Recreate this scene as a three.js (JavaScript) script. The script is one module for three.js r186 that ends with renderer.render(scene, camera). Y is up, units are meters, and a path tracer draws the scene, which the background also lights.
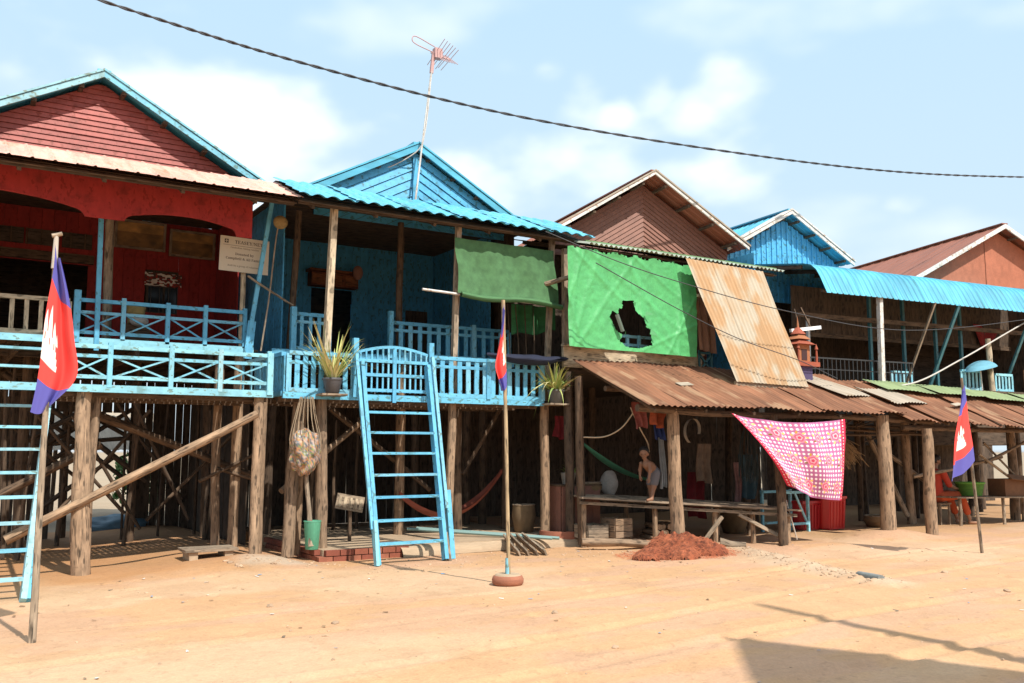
import * as THREE from 'three';
import { mergeGeometries } from 'three/addons/utils/BufferGeometryUtils.js';
import { MarchingCubes } from 'three/addons/objects/MarchingCubes.js';

// ---------------------------------------------------------------- camera, sky, sun, exposure
const scene = new THREE.Scene();
const camera = new THREE.PerspectiveCamera(40.34, 1024 / 683, 0.1, 5000);
{
  const yaw = 32 * Math.PI / 180, pit = Math.atan(110.5 / 930);
  camera.position.set(0, 1.6, 0);
  camera.lookAt(Math.sin(yaw) * Math.cos(pit), 1.6 + Math.sin(pit), -Math.cos(yaw) * Math.cos(pit));
}
const renderer = new THREE.WebGLRenderer({ antialias: true });
renderer.setSize(1024, 683);
renderer.toneMapping = THREE.LinearToneMapping;
renderer.toneMappingExposure = 1.35;
renderer.shadowMap.enabled = true;
const SUN = new THREE.Vector3(0.12, Math.tan(51 * Math.PI / 180) * 1.007, 1).normalize();
const sun = new THREE.DirectionalLight(new THREE.Color().setRGB(1, 0.94, 0.85), 4.3);
sun.position.copy(SUN).multiplyScalar(60).add(new THREE.Vector3(9, 0, -12));
sun.target.position.set(9, 0, -12);
sun.castShadow = true; sun.shadow.radius = 1.6;
sun.shadow.mapSize.set(4096, 4096);
sun.shadow.camera.left = -25; sun.shadow.camera.right = 25; sun.shadow.camera.top = 25; sun.shadow.camera.bottom = -25;
sun.shadow.camera.near = 1; sun.shadow.camera.far = 140;
scene.add(sun, sun.target);

// ---------------------------------------------------------------- random and noise
function rngOf(seed) {
  let a = seed >>> 0;
  return () => { a = (a + 0x6D2B79F5) | 0; let t = Math.imul(a ^ (a >>> 15), 1 | a); t = (t + Math.imul(t ^ (t >>> 7), 61 | t)) ^ t; return ((t ^ (t >>> 14)) >>> 0) / 4294967296; };
}
const rnd = rngOf(20417);
const rr = (a, b) => a + (b - a) * rnd();
function h3(x, y, z) { let n = Math.imul(x, 374761393) ^ Math.imul(y, 668265263) ^ Math.imul(z, 2147483647 ^ 91138233); n = Math.imul(n ^ (n >>> 13), 1274126177); return ((n ^ (n >>> 16)) >>> 0) / 4294967296; }
const sm = t => t * t * (3 - 2 * t), mix = (a, b, t) => a + (b - a) * t, clamp = (v, a = 0, b = 1) => Math.min(b, Math.max(a, v));
const sstep = (a, b, v) => sm(clamp((v - a) / (b - a)));
function vn(x, y, z = 0, px = 0, py = 0) {               // value noise, periodic in x and y when asked
  const X = Math.floor(x), Y = Math.floor(y), Z = Math.floor(z), u = sm(x - X), v = sm(y - Y), w = sm(z - Z);
  const m = (a, p) => p ? ((a % p) + p) % p : a, g = (i, j, k) => h3(m(X + i, px), m(Y + j, py), Z + k);
  const s = k => mix(mix(g(0, 0, k), g(1, 0, k), u), mix(g(0, 1, k), g(1, 1, k), u), v);
  return w === 0 ? s(0) : mix(s(0), s(1), w);
}
function fbm(x, y, z = 0, o = 4, px = 0, py = 0) { let s = 0, a = 0.5, n = 0; for (let i = 0; i < o; i++) { s += a * vn(x, y, z + i * 7, px, py); n += a; x *= 2; y *= 2; z *= 2; px *= 2; py *= 2; a *= 0.5; } return s / n; }

{ // the sky: pale tropical blue with soft cumulus; brighter cloud added overhead as fill light
  const W = 2048, H = 1024, d = new Float32Array(W * H * 4), R = Math.PI / 180;
  const puffs = [[14.0, 19.2, 4.6, 3.2, 1.5], [18.0, 17.6, 3.6, 3.6, 1.5], [10.6, 19.8, 4.0, 2.6, 1.35], [20.4, 15, 2.6, 3.2, 1.5], [16, 15, 6, 2.6, 1.4], [4, 19.5, 3.6, 2.2], [36.4, 21.3, 2.0, 1.7], [34.3, 22.9, 1.3, 1.0], [38.4, 20.2, 1.5, 1.4], [45.2, 21.6, 2.3, 2.0], [43.6, 20.2, 2.2, 1.8], [41.3, 21.4, 1.5, 1.2], [55.3, 13.7, 1.5, 1.1], [37, 17.6, 7, 2.2], [30, 15.6, 7, 2.4], [43, 17, 6, 1.8],
    [75, 20, 6, 4], [92, 16, 8, 4], [110, 24, 5, 3], [128, 17, 8, 4], [150, 22, 7, 4], [171, 17, 6, 3], [196, 23, 8, 4], [214, 18, 6, 4], [238, 21, 9, 4], [262, 17, 6, 3], [285, 23, 7, 4], [305, 18, 7, 4], [326, 22, 6, 4], [345, 17, 6, 3]];
  for (let j = 0; j < H; j++) {
    const el = ((j + 0.5) / H - 0.5) * 180, ce = Math.cos(el * R), se = Math.sin(el * R);
    for (let i = 0; i < W; i++) {
      const ph = ((i + 0.5) / W - 0.5) * 2 * Math.PI, x = ce * Math.cos(ph), z = ce * Math.sin(ph);
      const e = Math.max(0, el), t = Math.pow(clamp(e / 60), 0.6);
      let c = [mix(0.59, 0.33, t), mix(0.69, 0.55, t), mix(0.76, 0.75, t)];
      if (el > -3) {
        const az = Math.atan2(x, -z) / R;
        const f = fbm(x * 13 + 40, se * 26 + 40, z * 13 + 40, 5), f2 = fbm(x * 5 + 9, se * 14 + 9, z * 5 + 9, 4);
        let s = 0;
        if (el < 34) for (const [a, b, w, h, p = 0.85] of puffs) { let da = ((az - a + 540) % 360) - 180; const q = (da / w) ** 2 + ((el - b) / h) ** 2; if (q < 6) s = Math.max(s, p * Math.exp(-q * 0.7)); }
        let k = sstep(0.22, 0.92, s * 0.66 + (f - 0.5) * 1.3 + 0.04) * 0.55;
        k = Math.max(k, sstep(0.50, 0.85, f2 + (f - 0.5) * 0.35) * 0.3);
        const wh = [1.10, 1.09, 1.08]; k = Math.max(k, sstep(0.34, 0.60, f2 + (f - 0.5) * 0.5) * 0.8 * sstep(26, 44, el));  // dense bright cloud above the view, added to lift the shadows
        for (let q = 0; q < 3; q++) c[q] = mix(c[q], wh[q], k);
      }
      if (el < 0) { const g = sstep(0, -8, el); c = c.map((v, q) => mix(v, [0.36, 0.30, 0.25][q], g)); }
      const o = (j * W + i) * 4; d[o] = c[0]; d[o + 1] = c[1]; d[o + 2] = c[2]; d[o + 3] = 1;
    }
  }
  const sky = new THREE.DataTexture(d, W, H, THREE.RGBAFormat, THREE.FloatType);
  sky.mapping = THREE.EquirectangularReflectionMapping; sky.magFilter = THREE.LinearFilter; sky.minFilter = THREE.LinearFilter; sky.wrapS = THREE.RepeatWrapping; sky.needsUpdate = true;
  scene.background = sky; scene.environment = sky;
}

// ---------------------------------------------------------------- textures and materials
function tex(size, fn, metres, srgb = true, sizeY = size) {
  const d = new Uint8Array(size * sizeY * 4);
  for (let j = 0; j < sizeY; j++) for (let i = 0; i < size; i++) {
    const c = fn((i + 0.5) / size, (j + 0.5) / sizeY), o = (j * size + i) * 4;
    for (let k = 0; k < 3; k++) d[o + k] = clamp(c[k]) * 255;
    d[o + 3] = 255;
  }
  const t = new THREE.DataTexture(d, size, sizeY);
  t.magFilter = THREE.LinearFilter; t.minFilter = THREE.LinearMipmapLinearFilter; t.generateMipmaps = true;
  t.wrapS = t.wrapT = THREE.RepeatWrapping; t.repeat.set(1 / metres, 1 / metres);
  if (srgb) t.colorSpace = THREE.SRGBColorSpace;
  t.needsUpdate = true; return t;
}
function canvasTex(w, h, draw) {
  const c = document.createElement('canvas'); c.width = w; c.height = h; draw(c.getContext('2d'), w, h);
  const t = new THREE.CanvasTexture(c); t.colorSpace = THREE.SRGBColorSpace; t.magFilter = THREE.LinearFilter; return t;
}
const g3 = v => [v, v, v];
const pf = (u, v, fx, fy, z, o = 4) => fbm(u * fx, v * fy, z, o, fx, fy);
const T = {
  wood: tex(512, (u, v) => { const a = pf(u, v, 50, 8, 1.5, 4), b = pf(u, v, 7, 5, 5.5, 4), k = sstep(0.60, 0.70, pf(u, v, 36, 5, 9.5, 3)), n = sstep(0.72, 0.80, pf(u, v, 9, 7, 12.5, 2)); const q = 0.62 + 0.36 * a + 0.42 * (b - 0.5) - 0.30 * k - 0.22 * n; return [q, q * 0.985, q * 0.96]; }, 1),
  woodBump: tex(512, (u, v) => g3(pf(u, v, 60, 4, 1.5, 3)), 1, false),
  paint: tex(512, (u, v) => { const a = pf(u, v, 6, 6, 2.5, 5), b = pf(u, v, 30, 12, 4.5, 3), c = sstep(0.61, 0.67, pf(u, v, 24, 12, 6.5, 4)), e = sstep(0.60, 0.72, pf(u, v, 4, 7, 8.5, 5)); const q = 0.84 + 0.26 * (a - 0.5) + 0.16 * b - 0.10 * e; return [mix(q - 0.0 * e, 0.74, c * 0.75), mix(q - 0.02 * e, 0.62, c * 0.75), mix(q - 0.05 * e, 0.52, c * 0.75)]; }, 1.1),
  metal: tex(512, (u, v) => { const a = pf(u, v, 4, 3, 2.2, 5), b = pf(u, v, 40, 4, 4.7, 3); const s = sstep(0.60, 0.75, pf(u, v, 14, 3, 6.3, 4)), q = 0.8 + 0.30 * (a - 0.5) + 0.22 * b; return [mix(q, 0.78, s * 0.5), mix(q * 0.99, 0.70, s * 0.5), mix(q * 0.975, 0.60, s * 0.5)]; }, 2.1),
  rust: tex(1024, (u, v) => { const a = pf(u, v, 5, 3, 1.1, 5), b = pf(u, v, 26, 3, 3.3, 4), s = pf(u, v, 90, 8, 6.6, 3), p = sstep(0.58, 0.74, pf(u, v, 9, 4, 9.9, 4));
    let c = [0.60 + 0.26 * (a - 0.5), 0.43 + 0.22 * (a - 0.5), 0.335 + 0.2 * (a - 0.5)]; const l = 0.72 + 0.56 * b * 0.7 + 0.25 * (s - 0.5); c = c.map(x => x * l * 1.12);
    return c.map((x, i) => mix(x, [0.80, 0.70, 0.60][i], p * 0.62)); }, 2.6),
  tan: tex(1024, (u, v) => { const band = sstep(0.35, 0.6, pf(u, v, 9, 2, 2.1, 4)), o = sstep(0.42, 0.62, 0.80 * pf(u, v, 6, 4, 4.4, 4) + 0.20 * pf(u, v, 30, 4, 7.1, 3)), f = pf(u, v, 80, 12, 8.8, 3) - 0.5;
    const p = [0.79, 0.76, 0.70], q = [0.77, 0.62, 0.46]; return p.map((x, i) => mix(x, q[i], o * (0.35 + 0.55 * band)) + f * 0.07); }, 2.0),
  weave: tex(256, (u, v) => { const a = Math.sin(u * Math.PI * 2 * 48), b = Math.sin(v * Math.PI * 2 * 48), q = 0.8 + 0.1 * a * b + 0.3 * (pf(u, v, 6, 6, 3.1, 4) - 0.5); return g3(q); }, 0.5),
  mottle: tex(512, (u, v) => { const q = 0.88 + 0.22 * (pf(u, v, 8, 8, 3.7, 5) - 0.5) + 0.1 * (pf(u, v, 60, 60, 1.2, 2) - 0.5); return g3(q); }, 1.0),
  sand: tex(1024, (u, v) => { const a = pf(u, v, 5, 5, 2.2, 5), b = pf(u, v, 60, 60, 8.1, 3), c = pf(u, v, 240, 240, 4.4, 2), s = sstep(0.70, 0.78, pf(u, v, 70, 70, 12.2, 2)), q = 0.90 + 0.08 * (a - 0.5) + 0.06 * (b - 0.5) + 0.10 * (c - 0.5) - s * 0.05; return [q, q, q + 0.03 * (a - 0.5)]; }, 3.7),
  sandBump: tex(1024, (u, v) => g3(0.55 * pf(u, v, 24, 24, 8.1, 4) + 0.45 * pf(u, v, 160, 160, 4.4, 2)), 3.7, false),
};
function M(r, g, b, o = {}) {
  const m = new THREE.MeshStandardMaterial({ color: new THREE.Color().setRGB(r, g, b), roughness: o.rough ?? 0.85, metalness: o.metal ?? 0, side: THREE.DoubleSide });
  if (o.map) m.map = o.map;
  if (o.bump) { m.bumpMap = o.bump; m.bumpScale = o.bs ?? 0.004; }
  if (o.vc) m.vertexColors = true;
  return m;
}
const wood = (r, g, b, o = {}) => M(r, g, b, { map: T.wood, bump: T.woodBump, bs: 0.004, rough: 0.9, ...o });
const mats = {
  post: [wood(0.46, 0.31, 0.20), wood(0.40, 0.28, 0.19), wood(0.52, 0.36, 0.24)],
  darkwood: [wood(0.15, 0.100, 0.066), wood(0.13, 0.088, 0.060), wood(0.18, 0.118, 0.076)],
  timber: [wood(0.130, 0.094, 0.069), wood(0.145, 0.106, 0.078), wood(0.118, 0.085, 0.063)],  // aged timber brown, darkened to put undercroft and interior shade into the colour
  plank: [wood(0.44, 0.34, 0.25), wood(0.38, 0.29, 0.21), wood(0.50, 0.40, 0.30)],
  bamboo: wood(0.66, 0.50, 0.30, { rough: 0.6 }),
  cream: wood(0.72, 0.60, 0.44),
  blue: [M(0.14, 0.49, 0.72, { map: T.paint, rough: 0.55 }), M(0.15, 0.52, 0.75, { map: T.paint, rough: 0.6 }), M(0.13, 0.46, 0.69, { map: T.paint, rough: 0.6 }), M(0.20, 0.52, 0.70, { map: T.paint, rough: 0.7 }), M(0.11, 0.42, 0.64, { map: T.paint, rough: 0.65 })],
  paleblue: [M(0.26, 0.60, 0.72, { map: T.paint, rough: 0.6 }), M(0.24, 0.57, 0.70, { map: T.paint, rough: 0.6 }), M(0.30, 0.64, 0.75, { map: T.paint, rough: 0.6 }), M(0.20, 0.53, 0.68, { map: T.paint, rough: 0.7 }), M(0.33, 0.60, 0.68, { map: T.paint, rough: 0.75 })],
  gableBlue: [M(0.10, 0.46, 0.76, { map: T.paint, rough: 0.5 }), M(0.095, 0.44, 0.73, { map: T.paint, rough: 0.5 }), M(0.105, 0.48, 0.78, { map: T.paint, rough: 0.5 })],
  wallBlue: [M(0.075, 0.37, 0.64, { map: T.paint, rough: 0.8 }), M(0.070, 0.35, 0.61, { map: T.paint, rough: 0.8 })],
  roofBlue: [M(0.10, 0.46, 0.66, { map: T.metal, rough: 0.45 }), M(0.115, 0.48, 0.66, { map: T.metal, rough: 0.5 }), M(0.09, 0.43, 0.63, { map: T.metal, rough: 0.45 })],
  red: [M(0.40, 0.095, 0.075, { map: T.paint, rough: 0.6 }), M(0.38, 0.088, 0.07, { map: T.paint, rough: 0.6 }), M(0.42, 0.10, 0.08, { map: T.paint, rough: 0.6 })],
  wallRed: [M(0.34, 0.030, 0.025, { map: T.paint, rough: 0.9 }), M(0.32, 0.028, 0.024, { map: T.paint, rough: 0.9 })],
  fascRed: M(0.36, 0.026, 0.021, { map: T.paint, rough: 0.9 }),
  salmon: [M(0.78, 0.42, 0.33, { map: T.metal, rough: 0.5 }), M(0.74, 0.40, 0.31, { map: T.metal, rough: 0.55 }), M(0.80, 0.45, 0.36, { map: T.metal, rough: 0.5 })],
  brown: [M(0.30, 0.135, 0.095, { map: T.mottle, rough: 0.65 }), M(0.28, 0.125, 0.088, { map: T.mottle, rough: 0.65 })],
  roofBrown: M(0.30, 0.10, 0.055, { map: T.metal, rough: 0.6 }),
  rust: M(0.62, 0.54, 0.45, { map: T.rust, rough: 0.85 }),
  tan: M(0.74, 0.70, 0.64, { map: T.tan, rough: 0.85 }),
  greyroof: M(0.40, 0.34, 0.27, { map: T.metal, rough: 0.7 }),
  greenroof: M(0.26, 0.34, 0.17, { map: T.metal, rough: 0.7 }),
  asbestos: M(0.42, 0.47, 0.40, { map: T.metal, rough: 0.85 }),
  white: M(0.72, 0.70, 0.66, { map: T.paint, rough: 0.7 }),
  iron: M(0.05, 0.05, 0.05, { rough: 0.5, metal: 0.4 }),
  teal: M(0.05, 0.17, 0.20, { map: T.paint, rough: 0.5 }),
  concrete: M(0.52, 0.38, 0.25, { map: T.mottle, rough: 0.95 }),
  brick: [M(0.34, 0.10, 0.055, { map: T.mottle, rough: 0.9 }), M(0.40, 0.14, 0.08, { map: T.mottle, rough: 0.9 }), M(0.30, 0.085, 0.05, { map: T.mottle, rough: 0.9 })],
  rope: M(0.45, 0.36, 0.25, { rough: 0.95 }), cable: M(0.045, 0.045, 0.05, { rough: 0.6 }),
};
const pick = a => Array.isArray(a) ? a[Math.floor(rnd() * a.length)] : a;

// ---------------------------------------------------------------- building helpers (all coordinates are metres in the world)
const taken = {};
function numbered(n) { const k = taken[n] = (taken[n] ?? -1) + 1; return k ? n + '_' + String(k).padStart(3, '0') : n; }
function thing(name, label, category, group) { const o = new THREE.Group(); o.name = numbered(name); o.userData = { label, category }; if (group) o.userData.group = group; scene.add(o); return o; }
function settle(o, x, y, z) { o.position.set(x, y, z); for (const c of o.children) { c.position.x -= x; c.position.y -= y; c.position.z -= z; } return o; }
function mesh(parent, name, geo, mat) { const m = new THREE.Mesh(geo, mat); m.name = name; m.castShadow = m.receiveShadow = true; parent.add(m); return m; }
const V3 = (x, y, z) => new THREE.Vector3(x, y, z);
const geoCache = new Map();
function cached(key, make) { if (!geoCache.has(key)) geoCache.set(key, make()); return geoCache.get(key); }
function ubox(w, h, d, o = 0) {                                   // box with uv in metres, v along its longest side
  const g = new THREE.BoxGeometry(w, h, d), uv = g.attributes.uv, s = [w, h, d];
  const faces = [[2, 1], [2, 1], [0, 2], [0, 2], [0, 1], [0, 1]];
  for (let f = 0; f < 6; f++) for (let k = 0; k < 4; k++) {
    const i = f * 4 + k, [a, b] = faces[f]; let u = uv.getX(i) * s[a], v = uv.getY(i) * s[b];
    if (s[a] > s[b]) [u, v] = [v, u];
    uv.setXY(i, u + f * 0.37 + o * 0.731, v + f * 0.21 + o * 0.417);
  }
  return g;
}
const r3 = v => Math.round(v * 500) / 500;
function box(parent, name, x, y, z, w, h, d, mat, ry = 0, rx = 0, rz = 0) {
  const o = Math.floor(rnd() * 6), m = mesh(parent, name, cached('b' + [r3(w), r3(h), r3(d), o], () => ubox(r3(w), r3(h), r3(d), o)), pick(mat));
  m.position.set(x, y, z); m.rotation.set(rx, ry, rz); return m;
}
function span(x0, x1, y0, y1, z0, z1) { return [(x0 + x1) / 2, (y0 + y1) / 2, (z0 + z1) / 2, x1 - x0, y1 - y0, z1 - z0]; }
function bakedBox(parent, name, x, y, z, w, h, d, mat) { return mesh(parent, name, ubox(w, h, d, rnd() * 9).translate(x, y, z), pick(mat)); }
const UP = V3(0, 1, 0);
function orient(m, a, b) { m.position.copy(a).add(b).multiplyScalar(0.5); const d = b.clone().sub(a).normalize(); if (Math.abs(d.y) > 0.9999) return m; const x = V3(d.y, -d.x, 0).lengthSq() > 1e-6 && Math.abs(d.z) < 0.99 ? V3(d.y, -d.x, 0).normalize() : V3(1, 0, 0); const z = x.clone().cross(d).normalize(); x.copy(d).cross(z); m.quaternion.setFromRotationMatrix(new THREE.Matrix4().makeBasis(x, d, z)); return m; }
function beam(parent, name, a, b, w, t, mat) { a = V3(...a); b = V3(...b); const L = r3(a.distanceTo(b)), o = Math.floor(rnd() * 6); return orient(mesh(parent, name, cached('b' + [r3(w), L, r3(t), o], () => ubox(r3(w), L, r3(t), o)), pick(mat)), a, b); }
function bake(m) { m.updateMatrix(); m.geometry = m.geometry.clone().applyMatrix4(m.matrix); m.position.set(0, 0, 0); m.quaternion.identity(); return m; }
function logGeo(L, r0, r1, seed, rough = 0.12, seg = 9, nl = 7, bend = 0.02) {
  const g = new THREE.CylinderGeometry(1, 1, L, seg, nl), p = g.attributes.position, uv = g.attributes.uv;
  for (let i = 0; i < p.count; i++) {
    const x = p.getX(i), y = p.getY(i), z = p.getZ(i), t = y / L + 0.5, a = Math.atan2(z, x), rad = Math.hypot(x, z);
    const r = mix(r0, r1, t) * (1 + rough * (vn(Math.cos(a) * 1.3 + seed, t * L * 3.2, Math.sin(a) * 1.3 + seed) - 0.5) * 2) * rad;
    p.setXYZ(i, Math.cos(a) * r + bend * L * (vn(t * 2.3, seed, 3) - 0.5), y, Math.sin(a) * r + bend * L * (vn(t * 2.3, seed + 9, 5) - 0.5));
    uv.setXY(i, uv.getX(i) * 6.28 * r0 + seed * 0.37, t * L + seed * 0.29);
  }
  g.computeVertexNormals(); return g;
}
let logSeed = 1;
function log(parent, name, a, b, r0, r1, mat, o = {}) { a = V3(...a); b = V3(...b); const L = a.distanceTo(b); return orient(mesh(parent, name, logGeo(L, r0, r1, logSeed++ * 3.7, o.rough, o.seg, o.nl, o.bend), pick(mat)), a, b); }
function tube(parent, name, pts, r, mat, n = 24, seg = 6) { return mesh(parent, name, new THREE.TubeGeometry(new THREE.CatmullRomCurve3(pts.map(p => V3(...p))), n, r, seg), pick(mat)); }
function prism(pts, z0, z1) {                              // convex polygon in x, y pulled from z0 (back) to z1 (front)
  const P = [], N = [], U = []; const n = pts.length, uo = rnd() * 7;
  const tri = (a, b, c, nn) => { for (const q of [a, b, c]) { P.push(...q); N.push(...nn); U.push(q[1] * 0.7 + q[2] + uo, q[0] + uo * 3.1); } };
  let ar = 0; for (let i = 0; i < n; i++) { const [x, y] = pts[i], [X, Y] = pts[(i + 1) % n]; ar += x * Y - X * y; }
  if (ar < 0) pts = pts.slice().reverse();
  for (let i = 1; i < n - 1; i++) { tri([...pts[0], z1], [...pts[i], z1], [...pts[i + 1], z1], [0, 0, 1]); tri([...pts[0], z0], [...pts[i + 1], z0], [...pts[i], z0], [0, 0, -1]); }
  for (let i = 0; i < n; i++) { const a = pts[i], b = pts[(i + 1) % n], d = [b[1] - a[1], a[0] - b[0]], l = Math.hypot(...d) || 1, nn = [d[0] / l, d[1] / l, 0]; tri([...a, z0], [...b, z0], [...b, z1], nn); tri([...a, z0], [...b, z1], [...a, z1], nn); }
  const g = new THREE.BufferGeometry(); g.setAttribute('position', new THREE.Float32BufferAttribute(P, 3)); g.setAttribute('normal', new THREE.Float32BufferAttribute(N, 3)); g.setAttribute('uv', new THREE.Float32BufferAttribute(U, 2)); return g;
}
function clipPoly(pts, a, b, c) {                          // keep a x + b y <= c
  const out = []; for (let i = 0; i < pts.length; i++) { const p = pts[i], q = pts[(i + 1) % pts.length], f = a * p[0] + b * p[1] - c, g = a * q[0] + b * q[1] - c; if (f <= 0) out.push(p); if (f * g < 0) { const t = f / (f - g); out.push([mix(p[0], q[0], t), mix(p[1], q[1], t)]); } } return out;
}
function surf(nu, nv, fn, keep) {                          // open sheet from fn(u, v) -> [x, y, z], uv = u, v
  const P = [], U = [], I = [];
  for (let j = 0; j <= nv; j++) for (let i = 0; i <= nu; i++) { P.push(...fn(i / nu, j / nv)); U.push(i / nu, j / nv); }
  for (let j = 0; j < nv; j++) for (let i = 0; i < nu; i++) { if (keep && !keep((i + 0.5) / nu, (j + 0.5) / nv)) continue; const a = j * (nu + 1) + i, b = a + 1, c = a + nu + 1, d = c + 1; I.push(a, b, d, a, d, c); }
  const g = new THREE.BufferGeometry(); g.setAttribute('position', new THREE.Float32BufferAttribute(P, 3)); g.setAttribute('uv', new THREE.Float32BufferAttribute(U, 2)); g.setIndex(I); g.computeVertexNormals(); return g;
}
const PROF = {
  wave: t => 0.5 + 0.5 * Math.cos(t * 2 * Math.PI),
  tile: t => { const f = ((t % 1) + 1) % 1; return f < 0.16 ? Math.sin(f / 0.16 * Math.PI) * 1.0 : 0.16 * Math.sin((f - 0.16) / 0.84 * Math.PI); },
  scallop: t => Math.abs(Math.sin(t * Math.PI)),
  rib: t => { const f = ((t % 1) + 1) % 1; return f < 0.1 ? f / 0.1 : f < 0.22 ? 1 : f < 0.32 ? (0.32 - f) / 0.1 : 0; },
};
// a corrugated sheet: x across, path of [z, y] down its length, 4 mm thick
function sheetGeo(W, path, { pitch = 0.1, amp = 0.02, prof = 'wave', per = 8, warp = 0, seed = 0, thick = 0.004 } = {}) {
  const nx = Math.max(4, Math.round(W / pitch * per)), nz = path.length - 1, P = [], U = [], I = []; let len = 0;
  const dist = path.map((p, i) => i ? (len += Math.hypot(p[0] - path[i - 1][0], p[1] - path[i - 1][1])) : 0);
  for (const side of [0, 1]) for (let j = 0; j <= nz; j++) {
    const a = path[Math.max(0, j - 1)], b = path[Math.min(nz, j + 1)], l = Math.hypot(b[0] - a[0], b[1] - a[1]), n = [-(b[1] - a[1]) / l, (b[0] - a[0]) / l];
    for (let i = 0; i <= nx; i++) {
      const x = W * (i / nx - 0.5), h = PROF[prof](x / pitch + 0.25) * amp - side * thick + warp * (vn(x * 2.1 + seed, dist[j] * 1.4 + seed, seed) - 0.5) * 2;
      P.push(x, path[j][1] + n[1] * h, path[j][0] + n[0] * h); U.push(x + seed * 0.37, dist[j] + seed * 0.53);
    }
  }
  const at = (s, j, i) => s * (nz + 1) * (nx + 1) + j * (nx + 1) + i;
  const quad = (a, b, c, d) => I.push(a, b, c, a, c, d);
  for (let j = 0; j < nz; j++) for (let i = 0; i < nx; i++) { quad(at(0, j, i), at(0, j + 1, i), at(0, j + 1, i + 1), at(0, j, i + 1)); quad(at(1, j, i), at(1, j, i + 1), at(1, j + 1, i + 1), at(1, j + 1, i)); }
  for (let i = 0; i < nx; i++) { quad(at(0, nz, i), at(1, nz, i), at(1, nz, i + 1), at(0, nz, i + 1)); quad(at(0, 0, i), at(0, 0, i + 1), at(1, 0, i + 1), at(1, 0, i)); }
  const g = new THREE.BufferGeometry(); g.setAttribute('position', new THREE.Float32BufferAttribute(P, 3)); g.setAttribute('uv', new THREE.Float32BufferAttribute(U, 2)); g.setIndex(I); g.computeVertexNormals(); return g;
}
const flat = (L, n = 1) => Array.from({ length: n + 1 }, (_, i) => [L * i / n, 0]);
function tiled(L, s, h) { const p = []; let z = 0; while (z < L - 0.01) { const e = Math.min(L, z + s); p.push([z, 0], [e - 0.002, h]); z = e; } return p; }
function lay(m, O, U, D) { const y = D.clone().cross(U).normalize(); m.quaternion.setFromRotationMatrix(new THREE.Matrix4().makeBasis(U, y, D)); m.position.copy(O); return m; }
// sheets side by side from O along U, each running down D
function roofing(parent, name, O, U, D, W, n, path, mat, o = {}) {
  O = V3(...O); U = V3(...U).normalize(); D = V3(...D).normalize(); const nrm = D.clone().cross(U).normalize(), w = W / n, out = [];
  const variants = Math.min(n, o.variants ?? 3);
  for (let k = 0; k < n; k++) {
    const g = cached(name + [w.toFixed(3), path.length, path[path.length - 1][0].toFixed(3), o.prof, o.pitch, k % variants, O.x.toFixed(1)], () => sheetGeo(w + (o.lap ?? 0.04), path, { ...o, seed: (k % variants) * 5.3 + O.x }));
    const m = lay(mesh(parent, name, g, pick(mat)), O.clone().addScaledVector(U, (k + 0.5) * w).addScaledVector(nrm, (k % 2) * 0.006 + (o.jit ? rr(0, o.jit) : 0)), U, D);
    if (o.slip) m.position.addScaledVector(D, rr(-o.slip, o.slip));
    out.push(m);
  }
  return out;
}

// ---------------------------------------------------------------- the ground
const shelf = [[-40, 0], [2, 0], [4, 0.10], [4.35, 0.08], [4.85, 0], [9.7, 0], [10.3, 0.10], [12, 0.06], [13.2, 0.01], [60, 0.0]];
function shelfAt(x) { for (let i = 1; i < shelf.length; i++) if (x < shelf[i][0]) { const a = shelf[i - 1], b = shelf[i]; return mix(a[1], b[1], sm(clamp((x - a[0]) / (b[0] - a[0])))); } return 0; }
const ridgeLine = [[11.5, -11.5], [10.95, -10], [10.35, -8.5], [10.1, -7.5]];
function ridgeDist(x, z) { let d = 9; for (let i = 1; i < ridgeLine.length; i++) { const [ax, az] = ridgeLine[i - 1], [bx, bz] = ridgeLine[i], dx = bx - ax, dz = bz - az, t = clamp(((x - ax) * dx + (z - az) * dz) / (dx * dx + dz * dz)); d = Math.min(d, Math.hypot(x - ax - t * dx, z - az - t * dz)); } return d; }
const tracks = [[-4.3, -0.05, 0.13, 0.02], [-5.7, -0.05, 0.13, 0.018], [-6.4, -0.12, 0.12, 0.016], [-7.8, -0.12, 0.12, 0.014], [-9.4, 0.02, 0.07, 0.012]];
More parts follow.
